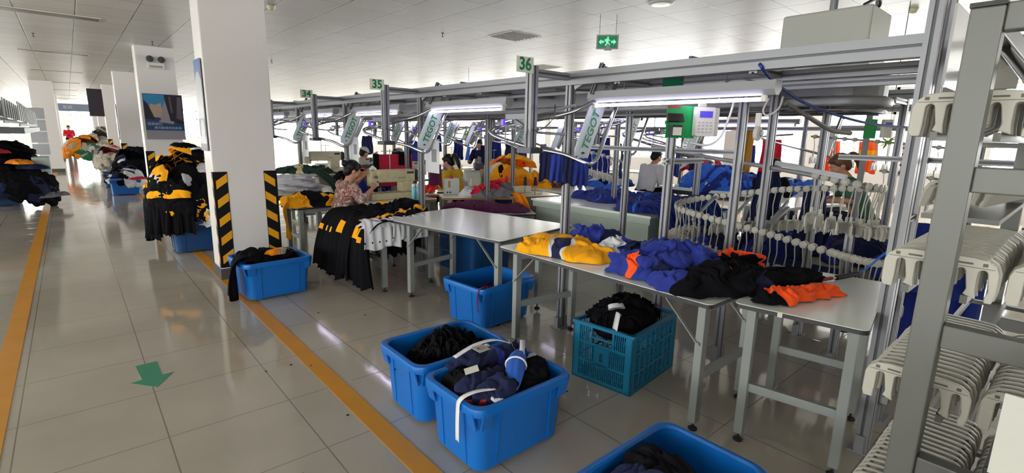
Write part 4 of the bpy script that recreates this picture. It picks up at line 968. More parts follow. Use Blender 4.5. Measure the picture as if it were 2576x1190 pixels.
cable('white cable drooping from the lamp past the terminal', [(3.14, 1.52, 1.84), (3.13, 1.54, 1.72), (3.1, 1.57, 1.60), (3.05, 1.62, 1.55), (2.98, 1.70, 1.56)], .007, CABW)
cable('white cable loop above the round reel', [(3.25, 1.36, 1.84), (3.28, 1.40, 1.77), (3.30, 1.38, 1.74), (3.33, 1.33, 1.78), (3.3, 1.3, 1.85)], .006, CABW)
cable('dark cable looped over the right end of the nearest lamp', [(3.0, 1.55, 1.80), (2.97, 1.52, 1.90), (3.0, 1.46, 1.94), (2.98, 1.36, 1.92), (2.97, 1.28, 1.89), (3.0, 1.24, 1.84)], .005, CABK)
cable('thin black wire running left from the lamp of station 36', [(2.97, 2.9, 1.95), (3.1, 2.6, 1.93), (3.2, 2.3, 1.86), (3.2, 2.0, 1.82)], .008, CABK)
cable('diagonal silver tube feeding the carousel', [(3.15, 1.22, 1.80), (3.25, 1.15, 1.74), (3.45, 1.07, 1.66), (3.6, 1.0, 1.64)], .014, CHROME, cat='rail')

# exit sign hung from the ceiling
g = thing('exit_sign', 'green running figure exit sign hung by two chains from the ceiling', 'exit sign', (5.17, 4.19, 2.66)); g.rotation_euler = (0, 0, math.radians(-48))
MB().bb(-.135, .135, -.012, .012, 0, .17).build('housing', mat('sign_housing', hexc('9a9d98'), .4), g)
MB().bb(-.12, .12, -.014, -.012, .012, .155).build('face', mat('exit_dark_green', hexc('0e4a33'), .3, emit=(0.0, .10, .05), estr=.6), g)
EXG = mat('exit_lit_green', hexc('3fdc6a'), .3, emit=(0.12, .8, .3), estr=1.0)
mb = MB()
for s in (-1, 1): mb.prism([(s * .105, 0), (s * .075, .03), (s * .075, .012), (s * .045, .012), (s * .045, -.012), (s * .075, -.012), (s * .075, -.03)][::s], (0, -.0145, .085), (1, 0, 0), (0, 0, 1), .001)
mb.build('arrow_symbol', EXG, g)
MB().prism([(-.03, -.045), (-.012, -.01), (-.025, .02), (-.03, .0), (-.036, .002), (-.03, .032), (.01, .036), (.032, .014), (.028, .008), (.01, .02), (.012, -.008), (.034, -.03), (.03, -.04), (.004, -.016), (-.018, -.046)], (0, -.0148, .085), (1, 0, 0), (0, 0, 1), .001).ball((.004, -.016, .134), .011, 10, 8, sc=(1, .1, 1)).build('figure_symbol', EXG, g)
for s in (-.1, .1): MB().cyl((s, 0, .17), (s, 0, .41), .003, 6).build('chain', DKMET, g)
MB().prism([(-.04, 0), (.06, 0), (.02, .06), (-.0, .07)], (0, -.03, -.02), (1, 0, 0), (0, 0, 1), .004).build('fixing_plate', ALU, g)
# ceiling fixtures
def ceil_thing(name, label, cat, x, y, kind):
    g = thing(name, label, cat, (x, y, HC))
    if kind == 'lamp': MB().lathe([(0, -.02), (.12, -.02), (.14, -.012), (.15, 0)], n=28).build('ring', WHITEP, g, smooth=True); MB().lathe([(0, -.024), (.1, -.021)], n=24).build('diffuser', mat('diffuser', hexc('e8e8e4'), .3), g)
    if kind == 'det': MB().lathe([(0, -.05), (.03, -.045), (.045, -.02), (.05, 0)], n=16).build('detector', mat('detector_cream', hexc('c9c5a0'), .4), g, smooth=True)
    if kind == 'spr': MB().lathe([(0, -.06), (.02, -.06), (.02, -.055), (.006, -.05), (.006, -.01), (.025, 0)], n=12).build('sprinkler', DKMET, g, smooth=True)
    if kind == 'vent':
        m = MB().bb(-.29, .29, -.29, .29, -.006, 0).build('frame', WHITEP, g)
        sl = MB()
        for k in range(7): sl.bb(-.26, .26, -.25 + k * .08, -.225 + k * .08, -.012, -.006)
        sl.build('slat', mat('vent_grey', hexc('777a7a'), .5), g)
    if kind == 'troffer': MB().bb(-.56, .56, -.14, .14, -.008, 0).build('frame', WHITEP, g); MB().bb(-.54, .54, -.11, .11, -.012, -.008).build('reflector', mat('dark_troffer', hexc('6c6a64'), .4), g)
ceil_thing('ceiling_lamp', 'round unlit ceiling lamp near the exit sign', 'ceiling lamp', 5.15, 3.45, 'lamp')
for x, y, l in ((2.05, 6.9, 'cream smoke detector on the ceiling right of the nearest pillar'), (6.3, 1.75, 'cream detector on the ceiling by the hung box unit'), (7.3, 1.6, 'cream detector seen between the upper beams')): ceil_thing('smoke_detector', l, 'smoke detector', x, y, 'det')
for x, y, l in ((2.3, 5.7, 'sprinkler head on the ceiling nearest to the front pillar'), (4.4, 6.7, 'sprinkler head above the 35 sign'), (3.5, 12.0, 'sprinkler head far back above the 34 sign'), (-.25, 11.8, 'sprinkler head over the left of the aisle'), (1.3, 11.2, 'sprinkler head before the second pillar')): ceil_thing('sprinkler', l, 'sprinkler', x, y, 'spr')
for x, y, l in ((5.3, 6.1, 'square ceiling vent above the 36 sign'), (8.0, 8.2, 'square ceiling vent farther back toward the windows')): ceil_thing('ceiling_vent', l, 'vent', x, y, 'vent')
for i in range(7): ceil_thing('ceiling_troffer', ['nearest', 'second', 'third', 'fourth', 'fifth', 'sixth', 'farthest'][i] + ' recessed unlit light panel above the aisle', 'ceiling light', -.03, 4.8 + i * 4.8, 'troffer')
# ------------------------------------------------------------------ hangers and carousel
def plate_poly(w=.20, h=.085, foot=.012):
    """outline of a hanger plate with four arches, in (across, up), origin at the bottom centre"""
    H = h; out = []
    def arch(u0, u1, slant):   # inner arch from right to left, going up and over
        x0 = (u0 - .5) * w; x1 = (u1 - .5) * w; top = H * .70; r = (x1 - x0) / 2; c = (x0 + x1) / 2; p = [(x1, 0.012)]
        for i in range(7):
            a = PI * i / 6; p.append((c + r * math.cos(a), top - r + r * math.sin(a)))
        p.append((x0 - slant * w, H * .16)); p.append((x0 - slant * w + .004, .0))
        return p
    right = w / 2; pts = [(-right + .004, -foot), (-right, .01)]
    pts += [(-right, H * .62), (-right + .006, H * .82), (-right + .022, H * .96), (-right + .045, H)]
    pts += [(right - .045, H), (right - .022, H * .95), (right - .006, H * .80), (right, H * .6), (right, 0.0), (right - .004, -foot), (right - .022, -foot)]
    for u0, u1, s in ((.80, .88, .03), (.62, .70, .03), (.27, .35, .03), (.09, .17, .025)):
        pts += arch(u0, u1, s); pts.append(((u0 - .5) * w - s * w - .016, -foot * .6) if u0 > .2 else (-right + .016, -foot))
    return pts
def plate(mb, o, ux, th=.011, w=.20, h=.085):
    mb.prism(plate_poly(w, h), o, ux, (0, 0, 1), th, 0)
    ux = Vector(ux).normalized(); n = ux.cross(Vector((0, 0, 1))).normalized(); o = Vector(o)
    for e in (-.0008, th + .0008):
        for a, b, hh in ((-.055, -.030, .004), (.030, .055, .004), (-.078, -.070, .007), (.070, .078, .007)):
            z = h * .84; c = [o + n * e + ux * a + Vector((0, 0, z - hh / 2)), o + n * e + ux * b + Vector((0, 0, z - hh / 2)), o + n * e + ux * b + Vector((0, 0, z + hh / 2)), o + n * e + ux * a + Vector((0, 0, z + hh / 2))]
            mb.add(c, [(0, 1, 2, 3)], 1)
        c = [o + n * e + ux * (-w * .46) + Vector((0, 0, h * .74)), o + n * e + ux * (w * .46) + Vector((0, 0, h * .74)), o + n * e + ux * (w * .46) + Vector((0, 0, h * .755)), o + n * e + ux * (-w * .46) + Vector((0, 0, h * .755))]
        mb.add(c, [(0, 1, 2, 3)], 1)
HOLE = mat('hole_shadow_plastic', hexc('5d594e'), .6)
def triangulate(me):
    bm = bmesh.new(); bm.from_mesh(me); bmesh.ops.triangulate(bm, faces=[f for f in bm.faces if len(f.verts) > 4]); bm.to_mesh(me); bm.free()
# one hanger: roller, rod, plate. origin at the rail, travel along local x
def make_hanger(label, group, rod=.25, tilt=0):
    t = thing('clip_hanger', label, 'hanger', group=group)
    MB().lathe([(0, -.026), (.012, -.027), (.020, -.024), (.026, -.021), (.026, -.016), (0, -.016)], n=16, axis='Y').lathe([(0, .016), (.026, .016), (.026, .021), (.020, .024), (0, .026)], n=16, axis='Y').cyl((0, -.018, 0), (0, .018, 0), .008, 8).build('roller', HANG, t)
    MB().tube([(0, -.02, 0), (0, -.012, -.05), (.004, .002, -rod * .5), (-.003, 0, -rod * .8), (0, 0, -rod)], .0042, 6).bb(-.008, .008, -.008, .008, -rod - .02, -rod + .03).build('rod', HANG, t, smooth=True)
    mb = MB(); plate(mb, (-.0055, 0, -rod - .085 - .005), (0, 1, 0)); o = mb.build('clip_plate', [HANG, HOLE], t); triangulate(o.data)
    return t
def path_frames(pts, n0=24):
    P = bez(pts, n0); L = [0]
    for i in range(1, len(P)): L.append(L[-1] + (P[i] - P[i - 1]).length)
    return P, L
def at_len(P, L, s):
    for i in range(1, len(P)):
        if L[i] >= s:
            t = (s - L[i - 1]) / max(1e-9, L[i] - L[i - 1]); return P[i - 1].lerp(P[i], t), (P[i] - P[i - 1]).normalized()
    return P[-1], (P[-1] - P[-2]).normalized()
# helix rail: upper front -> far right bend -> back (green) -> left bend -> lower front -> right end
upper = [(3.90, 2.6, 1.53), (3.90, 2.1, 1.455), (3.90, 1.6, 1.40), (3.90, 1.23, 1.352), (3.92, 1.05, 1.32), (3.98, .96, 1.30), (4.12, .92, 1.285), (4.28, .95, 1.27), (4.38, 1.06, 1.255),
         (4.42, 1.25, 1.24), (4.42, 1.6, 1.20), (4.42, 1.95, 1.135), (4.40, 2.2, 1.08), (4.32, 2.34, 1.05), (4.14, 2.40, 1.02), (3.97, 2.33, .995), (3.90, 2.18, .98), (3.88, 1.95, .955), (3.88, 1.6, .915), (3.88, 1.3, .87), (3.88, 1.05, .835), (3.90, .92, .815), (3.98, .82, .80), (4.12, .78, .79)]
P, L = path_frames(upper, 10)
t = thing('carousel_rail', 'grey spiral rail of the hanger carousel behind the right table', 'rail', (4.1, 1.6, .8))
MB().tube([p + Vector((0, 0, -.004)) for p in P], .008, 8, flat=2.0).build('rail', ALU, t, smooth=True, world=True)
gp = [(p, d) for p, d in [at_len(P, L, s) for s in np.arange(2.05, 3.35, .03)]]
MB().tube([p + Vector((.028, 0, .005)) for p, d in gp], .020, 8, flat=.6).build('green_guard', GREEND, t, smooth=True, world=True)
MB().bar((3.83, 1.05, 1.36), (3.83, 1.5, 1.43), .05, .03).build('rail_cover', ALU, t, world=True)
MB().bar((4.42, 1.6, 1.0), (4.6, 1.9, .62), .06, .01).bar((4.42, 1.6, 1.05), (4.0, 1.55, .97), .04, .02).build('bracket', ALU, t, world=True)
for k in range(3): MB().bar((4.0, 1.6 + .3 * k, .9), (4.42, 1.6 + .3 * k, 1.1), .02, .02).build('rail_strut', ALU, t, world=True)
h0 = make_hanger('white clip hanger on the upper rail bend of the carousel', 'clip hangers on the upper bend of the carousel'); snap = snapshot(h0); used = False
def string(P, L, s0, s1, step, label, group, jit=.1):
    global used
    s = s0
    while s < s1:
        p, d = at_len(P, L, s); rz = math.atan2(d.y, d.x) + rnd.uniform(-jit, jit)
        if not used: h0.location = p; h0.rotation_euler = (0, 0, rz); h0['label'] = label; h0['group'] = group; used = True
        else:
            c = place(snap, p, rz, label, group); c.rotation_euler = (rnd.uniform(-.04, .04), rnd.uniform(-.03, .03), rz)
        s += step * rnd.uniform(.93, 1.07)
tot = L[-1]
string(P, L, 1.36, 1.95, .062, 'white clip hanger on the upper rail bend of the carousel', 'clip hangers on the upper bend of the carousel')
string(P, L, 2.0, 3.35, .062, 'white clip hanger on the rear green edged rail of the carousel', 'clip hangers on the rear rail of the carousel')
string(P, L, 3.38, 4.05, .055, 'white clip hanger at the left bend of the lower carousel rail', 'clip hangers at the left bend of the carousel')
string(P, L, 4.08, 5.15, .058, 'white clip hanger on the lower front rail of the carousel', 'clip hangers on the lower front rail of the carousel')
string(P, L, 5.16, tot, .034, 'white clip hanger bunched at the right end of the lower carousel rail', 'clip hangers bunched at the rail end')
# distant rails with hangers, right
for (x, y0, y1, z, n, l) in ((7.4, 2.4, .9, 1.60, 14, 'far upper rail near the right windows'), (7.0, 1.5, .6, 1.22, 9, 'middle rail behind the ponytail worker'), (5.9, 5.0, 4.4, 1.32, 7, 'short rail above the seated white shirt')):
    pts = [(x, y0 + .1, z + .06), (x, (y0 + y1) / 2, z), (x, y1, z - .07)]; Pq, Lq = path_frames(pts)
    t = thing('hanger_rail', 'thin silver rail, ' + l, 'rail', (x, y0, z)); MB().tube(Pq, .012, 8).build('tube', ALU, t, smooth=True, world=True)
    string(Pq, Lq, .05, Lq[-1], Lq[-1] / n, 'white clip hanger on the ' + l, 'clip hangers on the ' + l)

# ------------------------------------------------------------------ rack of hanger plates on the right
RK = mat('rack_grey_steel', hexc('646662'), .4, .15, var=.04, bscale=10)
t = thing('hanger_rack', 'grey steel rack at the right edge holding rows of hanger plates', 'rack', (1.34, .17, 0))
def rk(a, b, w=.05, h=.05, nm='frame_bar'): return MB().bar(a, b, w, h).build(nm, RK, t, world=True, bevel=.003)
for (x, y, zt) in ((1.34, .175, 1.835), (1.34, -.75, 1.835), (2.75, .175, 1.835), (2.75, -.75, 1.835)):
    o = rk((x, y, 0), (x, y, zt), .05, .05, 'upright'); MB().bb(x - .03, x + .022, y - .026, y + .026, zt, zt + .008).build('end_cap', BLACKP, o, world=True)
for z in (1.815, 1.515, 1.19, .885, .56, .2):
    rk((1.34, .15, z), (1.34, -.75, z), .035, .05)
    rk((2.75, .15, z), (2.75, -.75, z), .035, .05)
for z in (1.815,): rk((1.34, .175, z), (2.75, .175, z), .04, .04)
ROWS = (1.595, 1.255, .975, .665, .36)
for z in ROWS:
    for y in ((.235, .135, .02, -.08)):
        MB().bar((1.40, y, z + .004), (2.72, y, z + .004), .012, .018).build('support_rail', RK, t, world=True)
    for x in (2.0, 2.7): MB().bar((x, .26, z - .012), (x, -.75, z - .012), .02, .014).build('support_rail', RK, t, world=True)
def make_plate(label, group):
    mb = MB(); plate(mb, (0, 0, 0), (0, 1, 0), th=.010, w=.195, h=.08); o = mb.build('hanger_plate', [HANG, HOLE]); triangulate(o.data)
    b = o.modifiers.new('bevel', 'BEVEL'); b.width = .0015; b.segments = 1; b.limit_method = 'ANGLE'
    return tag(o, label, 'hanger plate', group)
pl0 = make_plate('white hanger plate', 'x'); first = True
NM = ['top row', 'second row', 'third row', 'fourth row', 'lowest row']
for ri, z in enumerate(ROWS):
    for ci, (yc, x0, x1) in enumerate(((.185, 1.40, 1.98 if ri else 1.75), (-.022, 1.405, 1.95), (-.225, 1.41, 1.8))):
        if ci == 2 and ri > 1: continue
        x = x0 + (.02 if ci else 0) + (.0 if ri != 2 else .0)
        while x < x1:
            if first: o = pl0; first = False
            else: o = pl0.copy(); COL.objects.link(o)
            l = ('left stack', 'right stack', 'far right stack')[ci]
            o['label'] = 'white hanger plate in the %s of the %s on the steel rack' % (l, NM[ri]); o['group'] = 'hanger plates, %s of the %s' % (l, NM[ri])
            o.location = (x, yc + rnd.uniform(-.003, .003), z + .016); o.rotation_euler = (0, rnd.uniform(-.02, .02) + (.06 if ri != 1 else .03), rnd.uniform(-.015, .015))
            x += .030 * rnd.uniform(.93, 1.08)
# second stack of leaning plates seen behind the first row, and dark plates above
for k in range(16):
    o = pl0.copy(); COL.objects.link(o); o.location = (2.08 + k * .036, .27 - k * .004, 1.40); o.rotation_euler = (0, -.35, .75)
    o['label'] = 'white hanger plate leaning in the slanted stack behind the rack bar'; o['group'] = 'hanger plates in the slanted stack'
t = thing('rack_tray', 'flat grey shelf carrying the slanted plate stack', 'shelf', (2.3, .2, 1.37)); MB().bb(2.0, 2.74, .15, .33, 1.355, 1.37).build('tray', RK, t, world=True)
t = thing('hanging_tube', 'polished tube slanting down across the upper right of the rack', 'tube', (1.4, .15, 1.7))
MB().tube([(1.78, .21, 1.865), (1.6, .175, 1.80), (1.38, .105, 1.705)], .010, 10).build('tube', CHROME, t, smooth=True, world=True); MB().tube([(1.78, .21, 1.865), (1.8, .235, 1.75), (1.8, .25, 1.64)], .007, 8).build('tube_bend', CHROME, t, smooth=True, world=True)
dp = mat('grey_brown_plastic', hexc('7c7a70'), .5)
for k in range(15):
    o = MB().bb(0, .012, -.035, .035, 0, .14).bb(0, .012, -.01, .01, .14, .17).build('plastic_paddle', dp, bevel=.002) if k == 0 else o0.copy()
    if k == 0: o0 = o
    else: COL.objects.link(o)
    o.location = (1.95 + k * .035, .205 + .004 * k, 1.735 + .004 * k); tag(o, 'grey plastic blade hanging in the row under the slanting tube', 'paddle', 'grey blades under the slanting tube')
t = thing('storage_box', 'black box with a white paper sheet at the lower right corner', 'box', (1.08, -.14, 0))
MB().bb(1.0, 1.24, -.35, .035, .62, 1.10).build('box', mat('black_box', (0.012, .011, .014), .5), t, world=True, bevel=.004)
MB().bb(1.0, 1.24, -.35, -.02, 0, .62).build('pedestal', mat('black_box', (0.012, .011, .014), .5), t, world=True)
MB().bb(.996, 1.0, -.34, .03, 1.095, 1.225).build('paper_sheet', mat('sheet_pale', hexc('b9bbb4'), .5), t, world=True)
# ------------------------------------------------------------------ cloth lying on the tables
def heap(name, label, cx, cy, z, ax, ay, rot, H, mats, pat=None, seed=0, n=56, h=.10, over=1.75, cat='garment', group=None, power=.8, steps=60, lam=None, A=None):
    P, nx, ny = softheap(seed, ax, ay, H * .85, n=min(120, int(n * 1.7)), lam=lam or max(.09, min(.16, .55 * min(ax, ay))), A=A if A is not None else min(.075, max(.016, h * .75)))
    c, s_ = math.cos(rot), math.sin(rot); X = P[:, 0] * c - P[:, 1] * s_ + cx; Y = P[:, 0] * s_ + P[:, 1] * c + cy
    o = sheet_obj(name, np.stack([X, Y, P[:, 2] + z], 1), nx, ny, mats, pat, thick=.004, sub=1 if n < 70 else 0); return tag(o, label, cat, group)
TZ = .752
def stripes(u, v):
    if v < .55:
        if .40 < u < .44 or .56 < u < .60: return 1
        if .44 <= u <= .56: return 2
    if v > .8 and u > .5: return 2
    return 0
heap('shirt', 'royal blue shirt bunched behind the yellow shirt on the long table', 2.92, 2.42, TZ, .22, .12, -1.1, .13, [BLU, NAVY], lambda u, v: 1 if u > .8 else 0, 201, 40)
heap('shirt', 'yellow shirt with navy and white stripes lying on the long table', 2.64, 2.43, TZ, .40, .225, -1.15, .095, [YEL, WHT, NAVY], stripes, 211, 64, h=.055, over=1.3)
heap('shirt', 'white and navy cloth tucked between the yellow shirt and blue heap', 2.90, 2.10, TZ, .17, .13, -1.0, .08, [WHT, NAVY, BLU], lambda u, v: 0 if u < .5 else (1 if v < .6 else 2), 221, 36)
heap('shirt', 'big royal blue shirt heap in the middle of the long table', 2.80, 1.66, TZ, .33, .24, -1.2, .20, [BLU, DBLU], lambda u, v: 1 if v > .75 else 0, 231, 70, h=.10, over=1.55)
heap('shirt', 'blue cloth with an orange flap at the near side of the blue heap', 2.55, 1.70, TZ, .21, .12, -1.4, .09, [BLU, NAVY, ORG], lambda u, v: 2 if (.35 < u < .5 and v < .5) else (1 if u > .7 else 0), 241, 44)
heap('shirt', 'blue cloth tail at the near table edge beside the black heap', 2.52, 1.40, TZ, .20, .10, -1.3, .07, [BLU], None, 251, 40, h=.06)
heap('shirt', 'orange cloth flap rising behind the black heap', 3.02, 1.40, TZ, .22, .13, -.9, .15, [ORG, BLK], lambda u, v: 1 if v < .35 else 0, 261, 40)
heap('shirt', 'black cloth heap with an orange seam on the long table end', 2.68, 1.24, TZ + .01, .27, .19, -.6, .13, [BLK, ORG, NAVY], lambda u, v: 1 if (.46 < u < .5 and v > .4) else (2 if u > .85 else 0), 271, 60, h=.08)
heap('shirt', 'black cloth sleeve stretching over the right end table', 2.98, 1.06, .778, .33, .10, -.45, .075, [BLK], None, 281, 56, h=.06)
heap('shirt', 'orange cloth along the near edge of the right end table', 2.80, .91, .770, .27, .075, -.35, .045, [ORG, BLK], lambda u, v: 1 if u < .12 else 0, 291, 56, h=.055)
strip('cloth_strip', [(3.02, .86, .785), (3.07, .83, .775), (3.13, .81, .770)], .012, ORG, (.3, 1, 0), 'thin orange strap end on the white table', 'strap')
t = thing('air_gun', 'red and black hand air gun lying on the right end table', 'air gun', (3.30, .95, .768))
MB().cyl((0, 0, .012), (.07, -.03, .014), .013, 10, r2=.011).build('red_tip', mat('red_plastic', hexc('8c1f28'), .4), t, smooth=True); MB().cyl((.07, -.03, .014), (.10, -.045, .015), .009, 10).build('valve', CHROME, t, smooth=True)
MB().cyl((.10, -.045, .015), (.26, -.115, .03), .016, 12, r2=.014).build('handle', BLACKP, t, smooth=True)
cable('blue air hose rising from the hand air gun', [(3.56, .835, .80), (3.60, .80, .84), (3.62, .76, .90), (3.64, .70, .98)], .006, mat('light_blue_hose', hexc('1d6fc0'), .4))
# navy garments hanging on the nearest rail loop
def hung(label, x, y, ztop, w, l, mats, pat=None, seed=0, side=(0, 1, 0), group=None, name='hanging_garment', folds=3, amp=.03, flare=1.15, dx=.03):
    s = Vector(side).normalized(); nn = s.cross(Vector((0, 0, 1)))
    o = drape(name, mats, [Vector((x, y, ztop)), Vector((x, y, ztop - l * .33)) + nn * dx, Vector((x, y, ztop - l * .66)) + nn * dx * .4, Vector((x, y, ztop - l))], w, folds=folds, amp=amp, n=24, m=20, pattern=pat, seed=seed, flare=flare, side=side)
    return tag(o, label, 'garment', group)
for k, (x, y, m_) in enumerate(((2.60, 2.60, NAVY), (2.64, 2.53, BLU), (2.69, 2.46, NAVY), (2.74, 2.40, DBLU))):
    hung('navy cloth piece, %s of those hanging on the nearest loop' % ('leftmost', 'second', 'third', 'rightmost')[k], x, y, 1.47 - .012 * k, .10, .20, [m_], None, k, side=(1, -.9, 0), amp=.02)
# ------------------------------------------------------------------ cloth table of the floral worker
WT = work_table('small table buried under black, yellow and white cloth', 2.55, 4.95, 0, .74, .98, .67, [(-.30, -.44), (.26, -.42), (-.30, .42), (.26, .42)], braces=False)
sq = lambda u, v: 1 if (.40 < v < .54 and .18 < u < .60) or (v < .12) else 0
BY = [BLK, YEL, YEL2]
heap('garment_heap', 'black garment with yellow stripes spread over the cloth table', 2.52, 5.0, .685, .55, .46, .5, .05, BY, lambda u, v: 1 if (abs(v - .22) < .05 or (abs(u - .8) < .06 and v > .5)) else 0, 301, 76, h=.09, over=1.3, cat='garment')
heap('garment_heap', 'yellow trimmed black garment at the right end of the cloth table', 2.80, 5.10, .70, .26, .22, .9, .11, BY, lambda u, v: 1 if (u > .84 or v < .1) else 0, 311, 44, cat='garment')
heap('garment_heap', 'white garments spread at the near end of the cloth table', 2.42, 4.55, .685, .42, .17, 0, .03, [WHT, BLK, YEL], lambda u, v: 1 if (int(u * 22) % 5 == 0 and .2 < v < .32) else (2 if v > .9 else 0), 321, 60, h=.05, over=1.2, cat='garment')
for k, (x, w) in enumerate(((2.20, .34), (2.50, .36))):
    o = drape('hanging_garment', [WHT, BLK, YEL], [(x + .02, 4.62, .745), (x, 4.44, .74), (x - .03, 4.36, .62), (x - .05, 4.33, .50 + .05 * k)], w, folds=4, amp=.02, n=36, m=24, seed=50 + k, side=(1, 0, 0), flare=1.15,
              pattern=lambda u, v: 1 if (int(u * 30) % 6 == 0 and .78 < v < .84) else (2 if v < .1 else 0))
    tag(o, 'white sheet of cut panels hanging over the near table edge, %s' % ('left one' if k == 0 else 'right one'), 'garment')
for k, y in enumerate((4.50, 4.66, 4.84, 5.02, 5.20, 5.38)):
    o = drape('hanging_garment', BY, [(2.40, y, .74), (2.15, y, .73), (2.03, y + .01, .58), (2.0 - .01 * k, y, .34), (2.02 - .02 * k, y + .02, .08 + .03 * (k % 3))], .26, folds=2.5, amp=.035, n=26, m=32, seed=60 + k, side=(0, 1, 0), flare=1.2,
              pattern=(lambda u, v: 1 if .38 < v < .52 and .2 < u < .75 else 0) if k in (1, 3) else ((lambda u, v: 1 if (.15 < v < .3 and u < .5) else 0) if k == 2 else (lambda u, v: 1 if .5 < v < .56 and u > .6 else 0)))
    tag(o, 'black skirt like garment with yellow patches hanging off the cloth table', 'garment', 'black garments hanging off the cloth table')
for k in range(4):
    o = drape('hanging_garment', [BLK, YEL], [(2.42 + k * .12, 4.85, .69), (2.42 + k * .12, 4.80, .5), (2.43 + k * .12, 4.82, .28)], .14, folds=2, amp=.02, n=14, m=14, seed=80 + k, side=(1, 0, 0))
    tag(o, 'black cloth end hanging in the shade below the cloth table', 'garment', 'cloth ends below the table')
# left stool with yellow and black garment
ST = work_table('low grey stand left of the floral worker carrying a yellow and black garment', 2.18, 6.35, .15, .55, .42, .68, [(-.2, -.16), (.2, -.16), (-.2, .16), (.2, .16)], braces=False)
heap('garment_heap', 'yellow and black garment thrown over the low grey stand', 2.16, 6.32, .685, .38, .27, .3, .15, BY, lambda u, v: 1 if u < .38 or (.62 < u < .74 and v < .4) else 0, 331, 60, h=.10, over=1.4, cat='garment')
tag(drape('hanging_garment', [YEL, YEL2], [(1.93, 6.25, .78), (1.84, 6.2, .68), (1.84, 6.15, .50), (1.86, 6.15, .33)], .13, folds=1, amp=.03, n=16, m=18, seed=91, side=(.3, 1, 0)), 'yellow sleeve dangling from the low grey stand', 'sleeve')
# white stack and green garment beyond
W2 = work_table('white table behind the low stand, under the white cloth stack', 2.45, 7.55, 0, 1.1, 1.3, .75, [(-.5, -.58), (.5, -.58), (-.5, .58), (.5, .58)], braces=False)
for k in range(9):
    heap('folded_sheet', 'white cloth sheet in the stack behind the low stand, number %s from the bottom' % ('one two three four five six seven eight nine'.split()[k]), 2.30 + .01 * k, 7.50, .752 + .022 * k, .42 - .018 * k, .44 - .02 * k, .1 * k, .015, [WHT], None, 340 + k, 30, h=.028, over=1.08, group='stack of white cloth sheets', cat='cloth', steps=30)['label'] = 'white cloth sheet in the flat stack behind the low stand'
heap('shirt', 'dark green and cream garment on top of the white stack', 2.62, 7.75, .96, .46, .16, -.5, .10, [DGRN, CREAMC], lambda u, v: 1 if .38 < u < .5 else 0, 351, 44)
tag(drape('hanging_garment', [DGRN], [(2.62, 7.35, 1.05), (2.70, 7.15, .95), (2.78, 7.0, .82), (2.80, 6.9, .70)], .2, folds=2, amp=.03, n=18, m=18, seed=92, side=(1, .4, 0)), 'dark green sleeve running down from the white stack', 'sleeve')
# purple bundle behind the white table
heap('shirt', 'plum coloured cloth stack behind the empty white table', 3.98, 5.25, .60, .42, .22, -.55, .10, [PURP], None, 361, 50, h=.07)
heap('shirt', 'plum cloth piece at the right of the plum stack', 4.35, 4.95, .60, .22, .18, -.6, .06, [PURP], None, 362, 36, h=.06)
work_table('low shelf table under the plum cloth stack', 4.12, 5.12, -.55, 1.1, .55, .60, [(-.5, -.22), (.5, -.22), (-.5, .22), (.5, .22)], braces=False)
# ------------------------------------------------------------------ white cabinets with blue cloth
CAB = mat('pale_green_laminate', hexc('b7c6bb'), .35, var=.03, bscale=2)
t = thing('cutting_counter', 'low pale green counter with a white top behind the long table', 'counter', (5.25, 4.0, 0), 0)
MB().bb(-.48, .62, -.86, .95, .02, .64).build('carcass', CAB, t); MB().bb(-.52, .66, -.90, .98, .64, .72).build('apron', CAB, t, bevel=.004); MB().bb(-.54, .68, -.92, 1.0, .72, .745).build('counter_top', TOPW, t, bevel=.004)
t = thing('cutting_counter', 'second white topped counter just behind the pale green one', 'counter', (6.3, 5.4, 0), 0)
MB().bb(-.6, .6, -.8, .9, .02, .68).build('carcass', CAB, t); MB().bb(-.63, .63, -.83, .93, .72, .745).build('counter_top', TOPW, t, bevel=.004); MB().bb(-.61, .61, -.81, .91, .68, .72).build('apron', CAB, t)
heap('shirt', 'navy blue shirts heaped on the right end of the pale green counter', 5.30, 3.48, .75, .56, .46, .2, .17, [DBLU, BLU2], lambda u, v: 1 if abs(v - .5) < .012 else 0, 371, 64, h=.11, over=1.35)
heap('shirt', 'blue shirts spread over the far side of the pale green counter', 5.6, 4.4, .75, .42, .50, 0, .07, [DBLU, BLU2], lambda u, v: 1 if abs(v - .3) < .02 else 0, 372, 50, h=.08)
for k in range(5):
    x = 4.85 + k * .24
    tag(drape('hanging_garment', [DBLU, BLU2], [(x, 3.3, .88), (x + .03, 3.05, .85), (x + .05, 2.93, .62), (x + .03, 2.88, .35), (x, 2.86, .12)], .3, folds=3, amp=.05, n=26, m=26, seed=100 + k, side=(1, 0, 0), flare=1.25, pattern=lambda u, v: 1 if abs(u - .5) < .03 else 0),
        'navy shirt with a light seam draped over the counter end', 'garment', 'navy shirts draped over the counter end')
# more blue behind the carousel
for k, (x, y, r_, H, m_) in enumerate(((5.2, 1.9, .4, .28, DBLU), (5.5, 1.3, .4, .3, NAVY), (4.9, .7, .38, .35, DBLU), (4.95, 2.5, .3, .2, NAVY))):
    heap('garment_heap', ['deep blue cloth heap behind the middle of the carousel', 'navy cloth heap on the low table behind the carousel', 'glossy deep blue heap at the right behind the carousel', 'navy heap at the left behind the carousel'][k], x, y, .50, r_, r_ * .7, .3 * k, H, [m_, BLU], lambda u, v: 1 if v > .85 else 0, 380 + k, 44, h=.12)
t = thing('low_table', 'low grey table behind the carousel holding blue heaps', 'table', (5.2, 1.5, 0)); MB().bb(-.5, .55, -1.1, 1.3, .46, .495).build('table_top', GREYP, t, bevel=.004)
for sx in (-.4, .45):
    for sy in (-1.0, 1.2): MB().bb(sx - .03, sx + .03, sy - .03, sy + .03, 0, .46).build('leg', GREYP, t)
